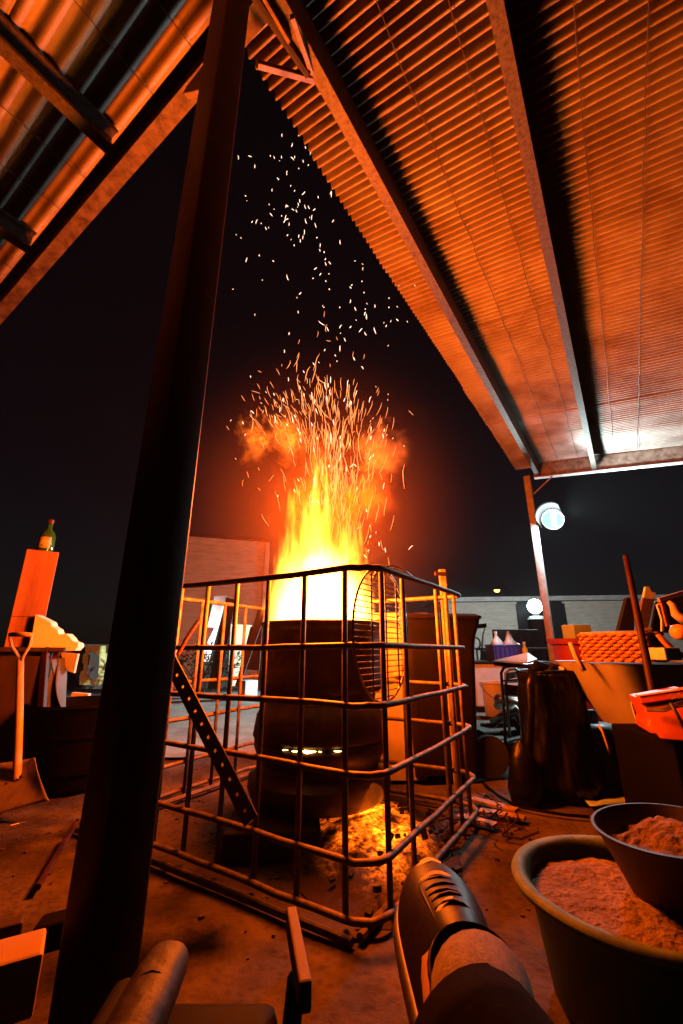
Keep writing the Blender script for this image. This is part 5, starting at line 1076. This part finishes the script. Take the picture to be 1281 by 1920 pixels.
# padded chair arm and seat of the sitter's chair
chs = thing('camp_chair', (0, -.3, 0), 'worn chair with a cracked padded vinyl armrest at the lower left', 'chair')
a0 = atz(338, 1752, E - .25); a1 = Vector((a0.x + .035, -.05, E - .235))
m = MB(); d_ = (a1 - a0).normalized(); sv_ = d_.cross(Vector((0, 0, 1))).normalized(); rings = []
for i in range(16):
    t = i / 15; c = a0.lerp(a1, t); s = math.sin(min(1, t * 9 + .12) * math.pi / 2); c = c + Vector((0, 0, -.012 * (1 - s)))
    rings.append([c + sv_ * (.019 * s * math.copysign(abs(math.cos(a)) ** .8, math.cos(a))) + Vector((0, 0, .016 * s * math.copysign(abs(math.sin(a)) ** .8, math.sin(a)))) for a in [k * math.pi / 10 for k in range(20)]])
m.loft(rings).build('armrest', vinyl_m, chs, smooth=True)
for t in (.16, .30, .47, .62):
    c = a0.lerp(a1, t); MB().tube([c + sv_ * (.0193 * math.cos(a)) + Vector((0, 0, .0163 * math.sin(a))) + d_ * (.008 * math.sin(a * 2 + t * 9)) for a in [k * math.pi / 10 for k in range(1, 10)]], .0006, 5).build('crack', soot_m, chs)
MB().bar(a0 + Vector((-.025, -.03, -.025)), a1 + Vector((-.03, 0, -.03)), .03, .03).build('arm_frame', black_m, chs, bevel=.008, smooth=True, auto=50)
MB().tube([a0 + Vector((-.03, -.05, -.05)), a0 + Vector((-.05, -.06, -.30)), Vector((a0.x - .06, a0.y - .03, .0))], .012, 8).build('leg', black_m, chs)
MB().tube([a1 + Vector((-.05, -.02, -.05)), Vector((a1.x - .08, a1.y - .25, .0))], .012, 8).build('leg', black_m, chs)
MB().box((0.02, -.34, E - .45), (.42, .50, .03)).build('seat', black_m, chs, bevel=.01)
for x in (.24,): MB().tube([(x, -.12, E - .45), (x + .02, -.08, 0)], .012, 8).build('leg', black_m, chs); MB().tube([(x, -.55, E - .45), (x + .02, -.62, 0)], .012, 8).build('leg', black_m, chs)
# timber arm end beside the leg
tm = MB(); p0 = atz(546, 1722, E - .38); p1 = atz(573, 1872, E - .38); tm.bar(p0, p1, .015, .030); tag(tm.build('timber_offcut', mat('grey_old_timber', (.20, .14, .09), (.10, .065, .04), .75, scale=14, detail=9, stretch=(1, .2, 1), bump=.3, spec=.2), bevel=.003), 'pale timber offcut pointing at the cage in the bottom middle', 'timber')
tag(MB().tube([p0.lerp(p1, .5) + Vector((0, 0, -.025)), Vector((p0.x - .02, p0.y - .02, 0))], .012, 8).build('offcut_prop', black_m), 'black prop holding up the timber offcut', 'prop')
tag(MB().box((p0.lerp(p1, .75).x - .115, p0.lerp(p1, .85).y + .005, E - .45), (.17, .10, .05)).build('black_cushion', black_m, bevel=.015, smooth=True, auto=50), 'black cushion edge between the armrest and the timber offcut', 'cushion')
# timber beams at the lower left
q0 = atz(76, 1818, E - .47); dirb = Vector((-.86, -.50, 0)).normalized()
tb1 = MB().bar(q0, q0 + dirb * .62, .075, .075); tb1v = tb1
tag(tb1.build('lit_beam', mat('weathered_beam_wood', (.34, .22, .13), (.18, .10, .055), .6, scale=11, stretch=(.4, .4, 1), detail=8, bump=.3), bevel=.005), 'squared timber beam end in the bottom left corner', 'beam')
q1 = atz(38, 1762, E - .47); tag(MB().bar(q1, q1 + dirb * .5, .03, .06).build('thin_beam', wood_dark, bevel=.004), 'thin dark timber beam behind the squared beam end', 'beam')
tag(MB().box((q0.x - .34, q0.y - .12, (E - .51) / 2), (.36, .30, E - .515)).build('dark_trestle', black_m, bevel=.01), 'dark block under the timber beams in the lower left', 'block')
tag(MB().bar(q1 + Vector((.02, .01, .0)), q1 + Vector((.10, .03, .01)), .05, .04).build('black_clamp', black_m, bevel=.006), 'black clamp at the end of the thin timber beam', 'clamp')

# ------------------------------------------------------------------ air
hz = MB().box((0, 20, 4.5), (186, 226, 11)).build('haze', bpy.data.materials.new('haze_air')); hz.location = (0, 20, -1.0)
hm = hz.data.materials[0]; hm.use_nodes = True; N = hm.node_tree.nodes; N.remove(N['Principled BSDF'])
v = N.new('ShaderNodeVolumePrincipled'); v.inputs['Color'].default_value = (.8, .8, .8, 1); v.inputs['Density'].default_value = .0007
hm.node_tree.links.new(v.outputs[0], N['Material Output'].inputs['Volume']); tag(hz, kind='stuff')
hm.cycles.homogeneous_volume = True
